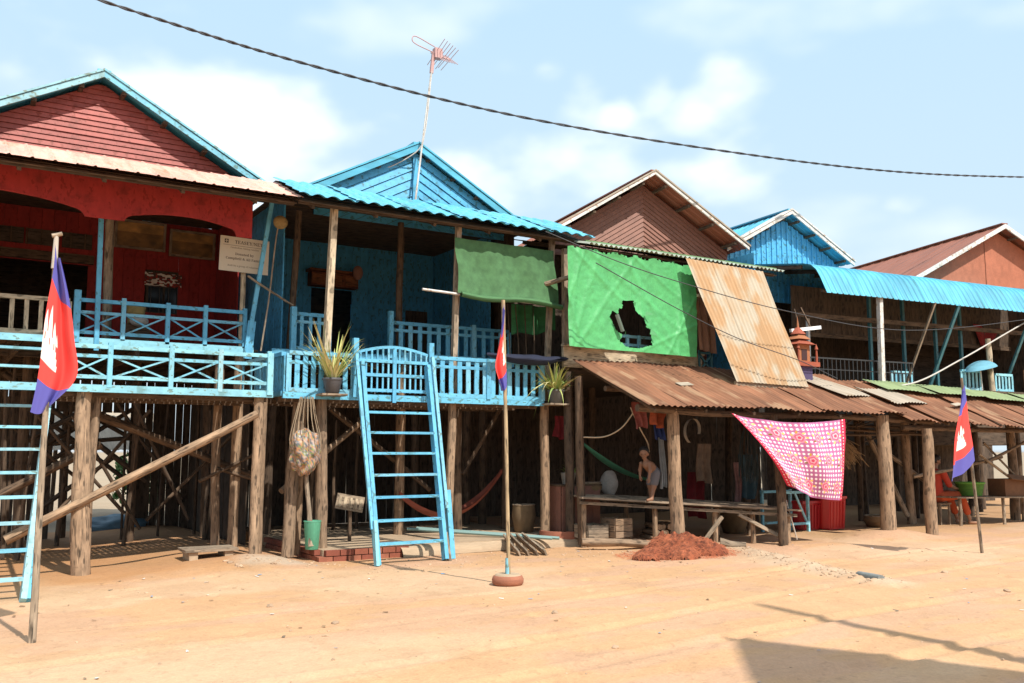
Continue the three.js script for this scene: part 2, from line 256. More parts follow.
function groundY(x, z) {
  let y = shelfAt(x) * sstep(-11.6, -13.0, z);
  const near = Math.max(Math.abs(x - 9), Math.abs(z + 9)) < 30;
  if (near) {
    y += 0.03 * (fbm(x * 0.5 + 30, z * 0.5 + 30, 3, 3) - 0.5) + 0.012 * (fbm(x * 2.6 + 30, z * 2.6 + 30, 5, 3) - 0.5);
    y += 0.05 * sstep(0.42, 0.0, ridgeDist(x, z)) * (0.5 + vn(x * 5 + 40, z * 5 + 40));
    y += 0.13 * sstep(1.3, 0.2, Math.hypot(x - 15.6, (z + 11.5) * 1.3));
    y += 0.05 * sstep(0.6, 0.1, Math.hypot(x - 4.07, z + 13.4)) ;
    for (const [c, s, w, d] of tracks) { const q = Math.abs(z - c - s * x - 0.12 * Math.sin(x * 0.5 + c)); y += -d * sstep(w, w * 0.35, q) + d * 0.7 * sstep(w * 0.5, 0, Math.abs(q - w * 1.15)); }   // worn wheel tracks
    if (z < -3 && z > -12.6 && x > -2 && x < 16) { const i0 = Math.floor(x / 0.7), j0 = Math.floor(z / 0.7); for (let i = i0 - 1; i <= i0 + 1; i++) for (let j = j0 - 1; j <= j0 + 1; j++) { const a = h3(i, j, 5); if (a > 0.55) continue; const px = (i + h3(i, j, 1)) * 0.7, pz = (j + h3(i, j, 2)) * 0.7, an = h3(i, j, 3) * 3.14, dx = x - px, dz = z - pz, u = (dx * Math.cos(an) + dz * Math.sin(an)) / 0.15, v = (-dx * Math.sin(an) + dz * Math.cos(an)) / 0.075, q = u * u + v * v; y += q < 1 ? -0.022 * (1 - q) : q < 2.2 ? 0.006 * (2.2 - q) : 0; } }
  }
  return y;
}
{
  const xs = [], zs = [];
  for (let x = -12; x <= 32; x += x > -2 && x < 16 ? 0.06 : 0.2) xs.push(x); for (let z = -26; z <= 3; z += z > -13.4 && z < -3 ? 0.06 : 0.2) zs.push(z);
  for (let k = 1, s = 0.5; k < 26; k++, s *= 1.36) { xs.push(xs[xs.length - 1] + s); xs.unshift(xs[0] - s); zs.push(zs[zs.length - 1] + s); zs.unshift(zs[0] - s); }
  const P = [], U = [], C = [], I = [], nx = xs.length;
  for (const z of zs) for (const x of xs) {
    P.push(x, groundY(x, z), z); U.push(x, z);
    const a = fbm(x * 0.35 + 50, z * 0.7 + 50, 1, 5), b = fbm(x * 0.9 + 20, z * 2.2 + 20, 4, 4), f = fbm(x * 2.4 + 12, z * 2.4 + 12, 8, 3);
    let c = [0.62, 0.36, 0.185];
    const mx = (q, t) => { c = c.map((v, i) => mix(v, q[i], clamp(t))); };
    mx([0.59, 0.35, 0.21], sstep(0.45, 0.60, b) * 0.9);                                   // pinkish packed dirt of the road
    mx([0.64, 0.42, 0.25], sstep(0.5, 0.66, a) * 0.8);                                    // paler dry sand
    mx([0.50, 0.245, 0.095], sstep(-11.9, -13.4, z + (f - 0.5) * 1.6) * sstep(7.5, 2, x) * 0.85);      // orange earth round the posts
    mx([0.50, 0.285, 0.125], sstep(-11.3, -12.5, z + (f - 0.5) * 1.4) * sstep(12, 16, x) * 0.7);
    mx([0.57, 0.41, 0.27], sstep(0.55, 0.05, ridgeDist(x, z) + (f - 0.5) * 0.5) * 0.85);
    mx([0.54, 0.44, 0.33], sstep(0.75, 0.2, Math.hypot(x - 4.3, (z + 13.05) * 0.9) + (f - 0.5) * 0.6) * 0.75);
    mx([0.48, 0.275, 0.145], sstep(0.58, 0.72, f) * 0.30);
    if (z < -21) mx([0.34, 0.30, 0.22], 0.7);
    C.push(...c);
  }
  for (let j = 0; j < zs.length - 1; j++) for (let i = 0; i < nx - 1; i++) { const a = j * nx + i; I.push(a, a + nx, a + 1, a + 1, a + nx, a + nx + 1); }
  const g = new THREE.BufferGeometry(); g.setAttribute('position', new THREE.Float32BufferAttribute(P, 3)); g.setAttribute('uv', new THREE.Float32BufferAttribute(U, 2)); g.setAttribute('color', new THREE.Float32BufferAttribute(C, 3)); g.setIndex(I); g.computeVertexNormals();
  const m = mesh(scene, 'ground', g, M(1, 1, 1, { map: T.sand, bump: T.sandBump, bs: 0.012, vc: true, rough: 0.97 }));
  m.userData = { kind: 'structure', label: 'sandy orange dirt road and yard', category: 'ground' };
}

// ---------------------------------------------------------------- stilt houses: shared body
// gable boards; mode: flat (horizontal), chevron (parallel to the rakes), ribs (vertical)
function gable(house, cx, hw, yR, yE, zW, y0, mode, pitch, bm) {
  const s = (yR - yE) / hw, tri = [[cx - hw, yE], [cx + hw, yE], [cx, yR]];
  let outline = [[cx - hw, Math.min(y0, yE)], [cx + hw, Math.min(y0, yE)], [cx + hw, yE], [cx, yR], [cx - hw, yE]];
  const back = mesh(house, 'gable_wall', prism(outline, zW - 0.06, zW - 0.02), mats.timber[0]);
  if (mode === 'flat') for (let y = y0; y < yR - 0.03; y += pitch) {
    let p = clipPoly(clipPoly(outline, 0, -1, -y), 0, 1, y + pitch - 0.006); if (p.length < 3) continue;
    const g = prism(p, zW - 0.019, zW + 0.008), q = g.attributes.position; for (let i = 0; i < q.count; i++) if (q.getZ(i) > zW - 0.01) q.setZ(i, zW + 0.008 + 0.02 * (1 - (q.getY(i) - y) / pitch)); g.computeVertexNormals();
    const m = mesh(back, 'siding_board', g, pick(bm)); m.position.z = rr(-0.003, 0.004);
  }
  if (mode === 'chevron') for (const sd of [-1, 1]) for (let k = 0; k * pitch < yR - y0; k++) {
    const t = yR - k * pitch; let half = [[cx, y0], [cx + sd * hw, y0], [cx + sd * hw, yE], [cx, yR]];
    let p = clipPoly(clipPoly(half, sd * s, 1, sd * s * cx + t), -sd * s, -1, -(sd * s * cx + t - pitch + 0.05 * pitch)); p = clipPoly(p, 0, -1, -y0); if (p.length < 3) continue;
    const g = prism(p, zW - 0.019, zW + 0.006), q = g.attributes.position; for (let i = 0; i < q.count; i++) if (q.getZ(i) > zW) { const d = (t - s * Math.abs(q.getX(i) - cx) - q.getY(i)) / pitch; q.setZ(i, zW + 0.004 + 0.024 * d); } g.computeVertexNormals();
    mesh(back, 'siding_board', g, pick(bm));
  }
  if (mode === 'ribs') for (let x = cx - hw; x < cx + hw; x += pitch) {
    let p = clipPoly(clipPoly(outline, -1, 0, -x), 1, 0, x + pitch * 0.72); p = clipPoly(p, 0, -1, -y0); if (p.length >= 3) mesh(back, 'wall_panel', prism(p, zW - 0.019, zW + 0.004), pick(bm));
    let r = clipPoly(clipPoly(outline, -1, 0, -(x + pitch * 0.72)), 1, 0, x + pitch); r = clipPoly(r, 0, -1, -y0); if (r.length >= 3) mesh(back, 'seam_rib', prism(r, zW - 0.019, zW + 0.03), pick(bm));
  }
  return back;
}
function mainRoof(house, cx, hw, yR, yE, zF, zB, mat, rake, o = {}) {
  const s = Math.hypot(hw, yR - yE), L = zF - zB, n = Math.round(L / 0.9);
  for (const sd of [-1, 1]) {
    roofing(house, 'roof_sheet', sd < 0 ? [cx, yR + 0.03, zB] : [cx, yR + 0.03, zF], [0, 0, -sd], [sd * hw, yE - yR, 0], L, n, flat(s), mat, { pitch: 0.2, amp: 0.02, prof: 'rib', per: 12, ...o });
    const e = 0.035, nx = (yR - yE) / s * sd, ny = hw / s, f = rake[1] ?? 0.15, u = V3(sd * hw, yE - yR, 0).normalize();
    const pts = [[cx, yR + 0.05], [cx + sd * (hw + 0.02), yE + 0.05], [cx + sd * (hw + 0.02) , yE + 0.05 - f], [cx, yR + 0.05 - f]];
    mesh(house, 'rake_board', prism(pts, zF - 0.01, zF + 0.03), pick(rake[0]));
    if (rake[2]) mesh(house, 'rake_flashing', prism([[cx, yR + 0.09], [cx + sd * (hw + 0.05), yE + 0.09], [cx + sd * (hw + 0.05), yE + 0.055], [cx, yR + 0.055]], zF - 0.22, zF + 0.05), pick(rake[2]));
    for (let k = 0; k < 4; k++) { const t = 0.12 + 0.25 * k; beam(house, 'purlin', [cx + sd * hw * t, yR - (yR - yE) * t - 0.07, zF - 0.02], [cx + sd * hw * t, yR - (yR - yE) * t - 0.07, zF - 0.7], 0.07, 0.05, mats.darkwood); }
  }
  mesh(house, 'back_gable', prism([[cx - hw + 0.1, yE - 0.25], [cx + hw - 0.1, yE - 0.25], [cx + hw - 0.1, yE], [cx, yR - 0.05], [cx - hw + 0.1, yE]], zB + 0.28, zB + 0.33), mats.darkwood[0]);
  bakedBox(house, 'ridge_cap', cx, yR + 0.065, (zF + zB) / 2, 0.2, 0.03, L, pick(mat));
}
// boards of a wall in the plane z, from x0 to x1, leaving out openings [x0, x1, y0, y1]
function boardWall(parent, name, x0, x1, y0, y1, z, w, bm, holes = [], gap = 0.004, miss = 0) {
  for (let x = x0; x < x1 - 0.01; x += w) {
    const e = Math.min(x1, x + w) - gap * (1 + (miss ? rr(0, 6) : 0)), c = (x + e) / 2; let segs = [[y0, y1]];
    for (const [a, b, p, q] of holes) if (c > a && c < b) segs = segs.flatMap(([s, t]) => [[s, Math.min(t, p)], [Math.max(s, q), t]].filter(v => v[1] - v[0] > 0.03));
    if (miss && rnd() < miss) continue;
    for (const [s, t] of segs) box(parent, name, ...span(x, e, s, miss ? s + rr(0, 0.12) : s, z - 0.012, z + 0.012).map((v, i) => i === 1 ? (s + t) / 2 : i === 4 ? t - s : v), bm, 0, 0, miss ? rr(-0.012, 0.012) : 0).position.z += rr(-0.004, 0.004);
  }
}
function sideWall(parent, name, x, z0, z1, y0, y1, w, bm, gap = 0.004) { for (let z = z0; z > z1 + 0.01; z -= w) { const e = Math.max(z1, z - w) + gap; box(parent, name, x + rr(-0.004, 0.004), (y0 + y1) / 2, (z + e) / 2, 0.024, y1 - y0, z - e, bm); } }
// awning: tiled sheets from the gable wall down to an eave, with rafters and boards below
function awning(house, x0, x1, yE, zE, zT, slope, mat, o) {
  const L = (zE - zT) * Math.hypot(1, slope), yT = yE + slope * (zE - zT), D = V3(0, -slope, 1).normalize(), n = Math.round((x1 - x0) / (o.sheet ?? 1.0));
  roofing(house, 'awning_sheet', [x0, yT, zT], [1, 0, 0], [0, -slope, 1], x1 - x0, n, o.path ? o.path(L) : tiled(L, 0.36, 0.018), mat, { pitch: o.pitch ?? 0.25, amp: o.amp ?? 0.035, prof: o.prof ?? 'scallop', per: o.per ?? 8, lap: 0.02 });
  for (let z = zE - 0.16, k = 0; z > zT; z -= 0.31, k++) { const y = yE + slope * (zE - z) - 0.045; box(house, 'lining_board', (x0 + x1) / 2, y, z - 0.15, x1 - x0 - 0.06, 0.018, 0.29, o.lining ?? mats.darkwood, 0, Math.atan(slope)); }
  for (let x = x0 + 0.3; x < x1; x += 1.05) beam(house, 'rafter', [x, yE - 0.06, zE - 0.28], [x, yT - 0.11, zT], 0.05, 0.08, o.lining ?? mats.darkwood[1]);
  beam(house, 'eave_beam', [x0 + 0.05, yE - 0.02, zE - 0.26], [x1 - 0.05, yE - 0.02, zE - 0.26], 0.06, 0.06, o.beam ?? mats.darkwood[1]);
}
// railing with crosses: posts at xs, rails at y top, second, bottom
function crossRail(house, xs, z, y0, y1, y2, y3, bm, w = 0.05) {
  const x0 = xs[0], x1 = xs[xs.length - 1], top = bakedBox(house, 'top_rail', (x0 + x1) / 2, y3, z, x1 - x0, 0.055, 0.06, bm);
  bakedBox(house, 'middle_rail', (x0 + x1) / 2, y2, z, x1 - x0, 0.045, 0.04, bm); bakedBox(house, 'bottom_rail', (x0 + x1) / 2, y1, z, x1 - x0, 0.05, 0.045, bm);
  xs.forEach((x, i) => { box(house, 'rail_post', x + rr(-0.006, 0.006), (y0 + y3) / 2 + 0.03 + rr(-0.008, 0.012), z + 0.004, w + 0.012, y3 - y0 + 0.06, w + 0.012, bm); if (i) { const a = xs[i - 1] + 0.03, b = x - 0.03; beam(top, 'cross_bar', [a, y1, z + 0.008], [b, y2, z + 0.008], 0.024, 0.018, bm); beam(top, 'cross_bar', [a, y2, z - 0.012], [b, y1, z - 0.012], 0.024, 0.018, bm); } });
}
function picketRail(house, a, b, y0, y3, pitch, w, bm, o = {}) {   // a, b are [x, z]
  const A = V3(a[0], 0, a[1]), B = V3(b[0], 0, b[1]), L = A.distanceTo(B), n = Math.max(1, Math.round(L / pitch)), ry = -Math.atan2(B.z - A.z, B.x - A.x), c = A.clone().add(B).multiplyScalar(0.5);
  const rail = (nm, y, h, d) => { const m = mesh(house, nm, ubox(L, h, d).rotateY(ry).translate(c.x, y, c.z), pick(bm)); return m; };
  const top = rail('top_rail', y3, 0.06, 0.07); rail('bottom_rail', y0 + 0.05, 0.07, 0.06); if (o.mid) rail('middle_rail', y3 - o.mid, 0.05, 0.05);
  for (let k = 0; k <= n; k++) { const p = A.clone().lerp(B, k / n); box(top, 'picket', p.x, (y0 + y3) / 2, p.z + 0.012, w * rr(0.93, 1.05), y3 - y0 - rr(0.02, 0.05), 0.022, bm, ry, 0, rr(-0.012, 0.012)); }
}
function deckBoards(house, x0, x1, y, z0, z1, w, bm, gap = 0.012) { for (let x = x0; x < x1 - 0.02; x += w) box(house, 'deck_board', x + w / 2, y + rr(-0.006, 0.006), (z0 + z1) / 2 + rr(-0.02, 0.02), w - gap * rr(0.6, 1.8), 0.03, Math.abs(z1 - z0), bm); }

// ================================================================ the red house at the left
const redHouse = thing('stilt_house', 'red stilt house with salmon tiled awning at the left edge', 'house', 'stilt houses along the road');
{
  const h = redHouse, B = mats.paleblue;
  gable(h, 2.03, 2.45, 7.55, 6.17, -15.85, 5.85, 'flat', 0.088, mats.red);
  mainRoof(h, 2.03, 2.62, 7.6, 6.15, -15.56, -21.5, mats.roofBlue, [mats.paleblue, 0.10, mats.paleblue]);
  bakedBox(h, 'roof_infill', 1.5, 5.94, -15.25, 6.0, 0.03, 1.35, mats.darkwood); awning(h, -1.6, 4.58, 5.40, -13.3, -14.6, 0.435, mats.salmon, { pitch: 0.27, amp: 0.022, prof: 'tile', per: 14, sheet: 1.08 });
  // red scalloped fascia below the awning
  { const s = new THREE.Shape(); s.moveTo(-1.5, 5.55); s.lineTo(-1.5, 5.10); s.bezierCurveTo(-0.6, 5.22, 0.9, 5.22, 1.55, 5.05); s.quadraticCurveTo(1.66, 5.03, 1.70, 4.94); s.lineTo(2.22, 4.94); s.quadraticCurveTo(2.26, 5.04, 2.40, 5.05); s.bezierCurveTo(2.9, 5.16, 3.4, 5.13, 3.78, 5.02); s.quadraticCurveTo(3.83, 5.0, 3.85, 4.91); s.lineTo(4.08, 4.91); s.lineTo(4.08, 5.55); s.closePath();
    const g = new THREE.ExtrudeGeometry(s, { depth: 0.03, bevelEnabled: true, bevelSize: 0.006, bevelThickness: 0.006, bevelSegments: 1, curveSegments: 16 }); mesh(h, 'scalloped_fascia', g.translate(0, 0, -14.22), mats.fascRed); }
  // porch floor, walls, ceiling
  deckBoards(h, -1.5, 4.4, 3.24, -15.05, -18.4, 0.2, mats.darkwood);
  bakedBox(h, 'floor_slab', 1.45, 3.20, -19.8, 5.9, 0.06, 2.8, mats.timber); bakedBox(h, 'ceiling', 1.5, 5.98, -17.1, 6.3, 0.03, 2.5, mats.darkwood);
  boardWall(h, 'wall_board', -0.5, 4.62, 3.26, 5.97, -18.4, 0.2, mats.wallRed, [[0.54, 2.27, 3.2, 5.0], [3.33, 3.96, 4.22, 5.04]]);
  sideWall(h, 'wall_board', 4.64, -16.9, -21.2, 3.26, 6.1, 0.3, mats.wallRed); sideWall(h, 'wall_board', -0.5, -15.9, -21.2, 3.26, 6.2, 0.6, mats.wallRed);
  bakedBox(h, 'back_wall', 1.45, 4.7, -21.2, 5.9, 2.9, 0.05, mats.timber);
  // dark door leaf, window with panes and bars
  box(h, 'door_leaf', 0.67, 3.98, -18.3, 0.62, 1.44, 0.04, mats.timber, 0.9); bakedBox(h, 'door_lintel', 1.41, 5.10, -18.35, 1.95, 0.16, 0.08, mats.darkwood[2]);
  for (let k = 0; k < 3; k++) box(h, 'lattice_frame', 0.97 + k * 0.56, 5.43, -18.36, 0.50, 0.28, 0.03, mats.timber);
  for (let k = 0; k < 7; k++) box(h, 'lattice_bar', 0.78 + k * 0.24, 5.43, -18.33, 0.022, 0.29, 0.02, mats.darkwood[2]);
  const win = bakedBox(h, 'window_frame', 3.65, 4.63, -18.43, 0.65, 0.84, 0.03, mats.timber[0]);
  for (let k = 0; k < 2; k++) box(win, 'pane', 3.50 + k * 0.30, 4.48, -18.41, 0.26, 0.48, 0.008, M(0.02, 0.025, 0.03, { rough: 0.1 }));
  for (let k = 0; k < 4; k++) box(win, 'window_bar', 3.41 + k * 0.16, 4.63, -18.385, 0.016, 0.80, 0.015, mats.iron);
  // porch posts
  log(h, 'porch_pillar', [2.36, 3.26, -16.2], [2.30, 5.95, -16.2], 0.075, 0.07, mats.plank, { rough: 0.05 });
  log(h, 'porch_pillar', [4.22, 3.26, -15.06], [4.20, 5.72, -15.06], 0.045, 0.04, mats.cream, { rough: 0.05 });
  beam(h, 'awning_post', [2.04, 3.10, -14.96], [2.00, 5.86, -14.9], 0.065, 0.065, mats.blue);
  beam(h, 'awning_brace', [4.27, 3.15, -14.94], [4.56, 5.80, -14.7], 0.065, 0.05, mats.blue);
  box(h, 'brace_foot', 4.31, 3.4, -14.9, 0.13, 0.62, 0.03, mats.blue, 0, 0, -0.09);
  // upper railing with crosses, the plain cream one on its left
  crossRail(h, [1.76, 2.40, 3.05, 3.62, 4.25], -15.0, 3.26, 3.37, 3.67, 3.85, mats.blue); box(h, 'rail_post', 1.755, 3.6, -14.985, 0.09, 0.78, 0.09, mats.blue);
  picketRail(h, [-0.6, -15.05], [1.66, -15.05], 3.28, 3.83, 0.19, 0.06, mats.cream);
  bakedBox(h, 'porch_edge_beam', 1.45, 3.24, -14.99, 5.9, 0.1, 0.05, mats.paleblue[0]);
  // lower landing
  deckBoards(h, 1.45, 4.24, 2.44, -13.55, -15.3, 0.085, mats.darkwood, 0.010);
  for (const z of [-13.75, -14.4, -15.1]) beam(h, 'joist', [1.4, 2.37, z], [4.26, 2.37, z], 0.06, 0.09, mats.darkwood);
  bakedBox(h, 'landing_edge_beam', 1.9, 2.445, -13.5, 4.74, 0.10, 0.06, mats.paleblue[0]);
  crossRail(h, [1.45, 2.03, 2.82, 3.5, 4.20], -13.5, 2.46, 2.60, 2.88, 3.01, B);
  box(h, 'rail_post', 4.215, 2.74, -13.49, 0.085, 0.62, 0.085, B);
  picketRail(h, [4.22, -13.55], [4.22, -14.9], 2.46, 3.0, 0.4, 0.05, B);
  // posts and braces below
  const P = mats.post;
  log(h, 'stilt', [1.80, -0.1, -13.55], [1.74, 2.4, -13.62], 0.115, 0.10, P[2], { rough: 0.22, nl: 14, seg: 12, bend: 0.03 });
  log(h, 'stilt', [1.86, -0.1, -13.75], [1.9, 2.4, -13.8], 0.06, 0.06, P[1], { rough: 0.2 });
  log(h, 'stilt', [4.07, 0, -13.5], [4.11, 2.4, -13.6], 0.072, 0.075, P[2], { rough: 0.12, nl: 10 });
  log(h, 'stilt', [4.25, 0, -13.95], [4.28, 2.4, -13.95], 0.06, 0.06, P[1]);
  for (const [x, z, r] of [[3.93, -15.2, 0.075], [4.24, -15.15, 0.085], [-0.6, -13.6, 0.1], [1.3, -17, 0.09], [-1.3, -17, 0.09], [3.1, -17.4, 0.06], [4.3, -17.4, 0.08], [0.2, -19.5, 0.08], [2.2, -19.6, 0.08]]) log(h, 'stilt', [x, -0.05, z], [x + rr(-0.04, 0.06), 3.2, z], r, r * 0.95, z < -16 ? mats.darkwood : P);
  log(h, 'brace', [0.9, 0.50, -13.45], [4.02, 2.15, -13.42], 0.065, 0.058, P[0], { rough: 0.14 });
  log(h, 'brace', [2.0, 2.2, -15.4], [4.62, 1.2, -15.5], 0.07, 0.06, mats.darkwood[2]);
  log(h, 'brace', [0.2, 0.55, -15.5], [2.25, 1.72, -15.5], 0.07, 0.06, mats.darkwood[2]);
  log(h, 'brace', [3.6, 1.15, -14.9], [4.5, 1.55, -15.1], 0.03, 0.025, mats.darkwood[2]); log(h, 'brace', [3.9, 1.35, -15.05], [4.6, 1.12, -15.0], 0.03, 0.025, mats.darkwood[2]);
  log(h, 'brace', [0.6, 1.35, -17.2], [3.2, 2.9, -17.4], 0.05, 0.05, mats.timber); log(h, 'brace', [1.0, 2.9, -17.6], [3.4, 1.1, -17.9], 0.05, 0.05, mats.timber); log(h, 'brace', [-0.4, 0.4, -18.4], [2.8, 2.3, -18.8], 0.05, 0.05, mats.timber);
  for (const y of [2.95, 3.1]) beam(h, 'floor_joist', [-1.5, y, y > 3 ? -16 : -18.5], [4.4, y, y > 3 ? -16 : -18.5], 0.09, 0.12, mats.timber);
  for (let x = -1.2; x < 4.5; x += 0.55) beam(h, 'floor_joist', [x, 3.1, -15.1], [x, 3.1, -21], 0.06, 0.1, mats.timber);
  for (let k = 0; k < 14; k++) { const x = rr(0.4, 4.5), z = rr(-18.2, -15.6); log(h, 'thin_prop', [x, 0, z], [x + rr(-0.15, 0.15), rr(2.0, 3.1), z + rr(-0.1, 0.1)], rr(0.02, 0.045), 0.025, mats.darkwood); }
  for (let k = 0; k < 7; k++) { const x = rr(0.6, 3.2), z = rr(-17.8, -15.9), s = rnd() < 0.5 ? -1 : 1; log(h, 'cross_brace', [x, s > 0 ? rr(0.3, 1) : rr(1.8, 2.8), z], [x + rr(0.9, 1.6), s > 0 ? rr(1.8, 2.9) : rr(0.3, 1.2), z - rr(0, 0.3)], 0.03, 0.03, mats.darkwood); }
  // loose vertical boards closing the back of the yard below
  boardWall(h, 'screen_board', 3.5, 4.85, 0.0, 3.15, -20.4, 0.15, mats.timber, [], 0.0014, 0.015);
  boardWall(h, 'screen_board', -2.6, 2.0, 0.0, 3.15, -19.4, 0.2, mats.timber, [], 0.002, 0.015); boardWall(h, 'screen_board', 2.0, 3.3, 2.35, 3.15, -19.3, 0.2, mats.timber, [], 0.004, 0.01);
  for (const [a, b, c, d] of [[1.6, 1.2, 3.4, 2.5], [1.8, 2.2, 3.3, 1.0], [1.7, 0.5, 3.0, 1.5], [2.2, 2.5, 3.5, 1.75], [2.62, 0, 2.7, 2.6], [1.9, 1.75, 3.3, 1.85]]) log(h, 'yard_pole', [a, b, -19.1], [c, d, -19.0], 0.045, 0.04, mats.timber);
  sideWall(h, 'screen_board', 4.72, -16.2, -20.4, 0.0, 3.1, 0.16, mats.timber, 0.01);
  settle(h, 1.5, 0, -17.5);
}

// ================================================================ the blue house
const blueHouse = thing('stilt_house', 'bright blue stilt house with chevron boarded gable and potted plants', 'house', 'stilt houses along the road');
{
  const h = blueHouse, B = mats.blue;
  const back = gable(h, 7.63, 2.0, 7.34, 6.27, -15.74, 5.85, 'chevron', 0.17, mats.gableBlue);
  box(back, 'centre_board', 7.63, 6.58, -15.69, 0.13, 1.3, 0.03, mats.gableBlue);
  mainRoof(h, 7.63, 2.15, 7.42, 6.24, -15.6, -21.5, mats.roofBlue, [mats.roofBlue, 0.13, mats.roofBlue]);
  bakedBox(h, 'roof_infill', 7.25, 5.99, -15.25, 5.4, 0.03, 1.35, mats.darkwood); awning(h, 4.52, 10.02, 5.42, -13.2, -14.6, 0.43, mats.roofBlue, { pitch: 0.24, amp: 0.045, prof: 'scallop', per: 8, sheet: 0.96 });
  deckBoards(h, 4.7, 9.4, 3.24, -15.05, -18.4, 0.2, mats.darkwood); bakedBox(h, 'floor_slab', 7.1, 3.20, -19.8, 4.6, 0.06, 2.8, mats.timber); bakedBox(h, 'ceiling', 7.1, 5.98, -17.1, 4.6, 0.03, 2.5, mats.darkwood);
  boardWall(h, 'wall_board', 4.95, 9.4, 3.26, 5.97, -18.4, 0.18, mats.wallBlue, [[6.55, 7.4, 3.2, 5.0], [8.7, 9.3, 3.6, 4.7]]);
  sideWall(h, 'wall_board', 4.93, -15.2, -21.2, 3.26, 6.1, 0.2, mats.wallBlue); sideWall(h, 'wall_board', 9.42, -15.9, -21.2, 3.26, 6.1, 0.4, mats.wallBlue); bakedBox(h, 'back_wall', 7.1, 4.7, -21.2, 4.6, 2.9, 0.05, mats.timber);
  box(h, 'door_leaf', 7.62, 3.98, -18.33, 0.42, 1.44, 0.035, mats.wallBlue, 0.15); bakedBox(h, 'window_shade', 9.0, 4.15, -18.43, 0.66, 1.1, 0.02, mats.timber[0]);
  log(h, 'porch_pillar', [5.12, 3.2, -15.35], [5.20, 5.75, -15.3], 0.06, 0.06, mats.darkwood[2]); log(h, 'porch_pillar', [7.22, 3.2, -15.5], [7.25, 5.85, -15.5], 0.07, 0.06, mats.darkwood[2]);
  const post = (x0, y0, x1, y1, z, w, m) => beam(h, 'awning_post', [x0, y0, z], [x1, y1, z], w, w, m);
  post(5.13, 2.5, 5.23, 5.44, -13.68, 0.10, mats.cream); post(7.38, 2.5, 7.47, 5.44, -13.68, 0.085, mats.plank[2]); post(9.27, 2.5, 9.42, 5.44, -13.7, 0.085, mats.plank[2]);
  // upper porch edge and its railings
  bakedBox(h, 'porch_edge_beam', 7.05, 3.25, -14.99, 4.7, 0.09, 0.05, B[0]);
  picketRail(h, [5.05, -15.0], [5.66, -15.0], 3.27, 3.90, 0.14, 0.06, B, { mid: 0.13 }); box(h, 'rail_post', 5.05, 3.63, -14.97, 0.09, 0.76, 0.09, B); box(h, 'rail_post', 5.68, 3.6, -14.97, 0.07, 0.7, 0.07, B);
  picketRail(h, [6.84, -15.0], [9.3, -15.0], 3.27, 3.88, 0.19, 0.08, B, { mid: 0.13 }); box(h, 'rail_post', 6.82, 3.66, -14.97, 0.08, 0.84, 0.08, B); box(h, 'rail_post', 8.5, 3.6, -14.97, 0.08, 0.7, 0.08, B);
  // lower landing with picket railing and an arched gate
  deckBoards(h, 4.44, 9.05, 2.47, -13.56, -15.3, 0.11, mats.darkwood, 0.016);
  for (const z of [-13.8, -14.5, -15.1]) beam(h, 'joist', [4.44, 2.39, z], [9.1, 2.39, z], 0.07, 0.10, mats.darkwood);
  bakedBox(h, 'landing_edge_beam', 6.75, 2.445, -13.5, 4.66, 0.10, 0.055, B[1]);
  picketRail(h, [4.5, -13.5], [5.52, -13.5], 2.47, 3.08, 0.135, 0.075, B, { mid: 0.14 }); picketRail(h, [4.44, -13.55], [4.44, -14.95], 2.42, 3.06, 0.13, 0.09, B);
  picketRail(h, [6.92, -13.5], [9.02, -13.5], 2.47, 3.13, 0.165, 0.085, B, { mid: 0.14 });
  for (const x of [5.55, 6.86]) box(h, 'gate_post', x, 2.9, -13.48, 0.085, 0.92, 0.085, B);
  for (const x of [7.95, 9.04]) box(h, 'rail_post', x, 2.82, -13.485, 0.08, 0.68, 0.075, B);
  const gate = mesh(h, 'gate', surf(20, 1, (u, v) => [5.6 + 1.2 * u, 3.13 + 0.10 * Math.sin(u * Math.PI) + v * 0.045, -13.455]), B[0]);
  for (let k = 0; k < 13; k++) { const u = k / 12, x = 5.63 + 1.14 * u; box(gate, 'gate_bar', x, 2.52 + (0.63 + 0.10 * Math.sin(u * Math.PI)) / 2, -13.46, 0.028, 0.62 + 0.10 * Math.sin(u * Math.PI), 0.022, B); }
  for (const y of [2.56, 2.80, 3.02]) box(gate, 'gate_rail', 6.2, y, -13.45, 1.2, 0.05, 0.03, B);
  box(gate, 'gate_stile', 6.2, 2.80, -13.435, 0.06, 0.86, 0.03, B);
  // stilts
  const P = mats.post, G = x => shelfAt(x);
  log(h, 'stilt', [5.16, 0.12, -13.7], [5.11, 2.42, -13.7], 0.095, 0.085, P[1], { rough: 0.1 });
  log(h, 'stilt', [4.64, 0.05, -13.75], [4.80, 2.42, -13.85], 0.10, 0.09, P[1], { rough: 0.14 }); log(h, 'stilt', [4.84, 0.05, -13.95], [4.88, 2.42, -13.95], 0.07, 0.07, P[0]);
  log(h, 'stilt', [7.33, 0.1, -13.72], [7.39, 2.42, -13.72], 0.075, 0.07, P[2], { rough: 0.07 });
  log(h, 'stilt', [9.22, 0.1, -13.7], [9.26, 2.42, -13.7], 0.085, 0.08, P[0], { rough: 0.07 });
  log(h, 'stilt', [7.15, 0.1, -15.2], [7.15, 3.2, -15.2], 0.09, 0.08, P[0]);
  for (const [x, z, r] of [[8.1, -14.8, 0.09], [5.2, -16.5, 0.09], [6.2, -17.0, 0.08], [8.2, -16.8, 0.08], [9.3, -16.6, 0.09], [9.35, -15.2, 0.07]]) log(h, 'stilt', [x, 0.05, z], [x + rr(-0.05, 0.05), 3.2, z], r, r * 0.9, z < -16 ? mats.darkwood : mats.darkwood[2]);
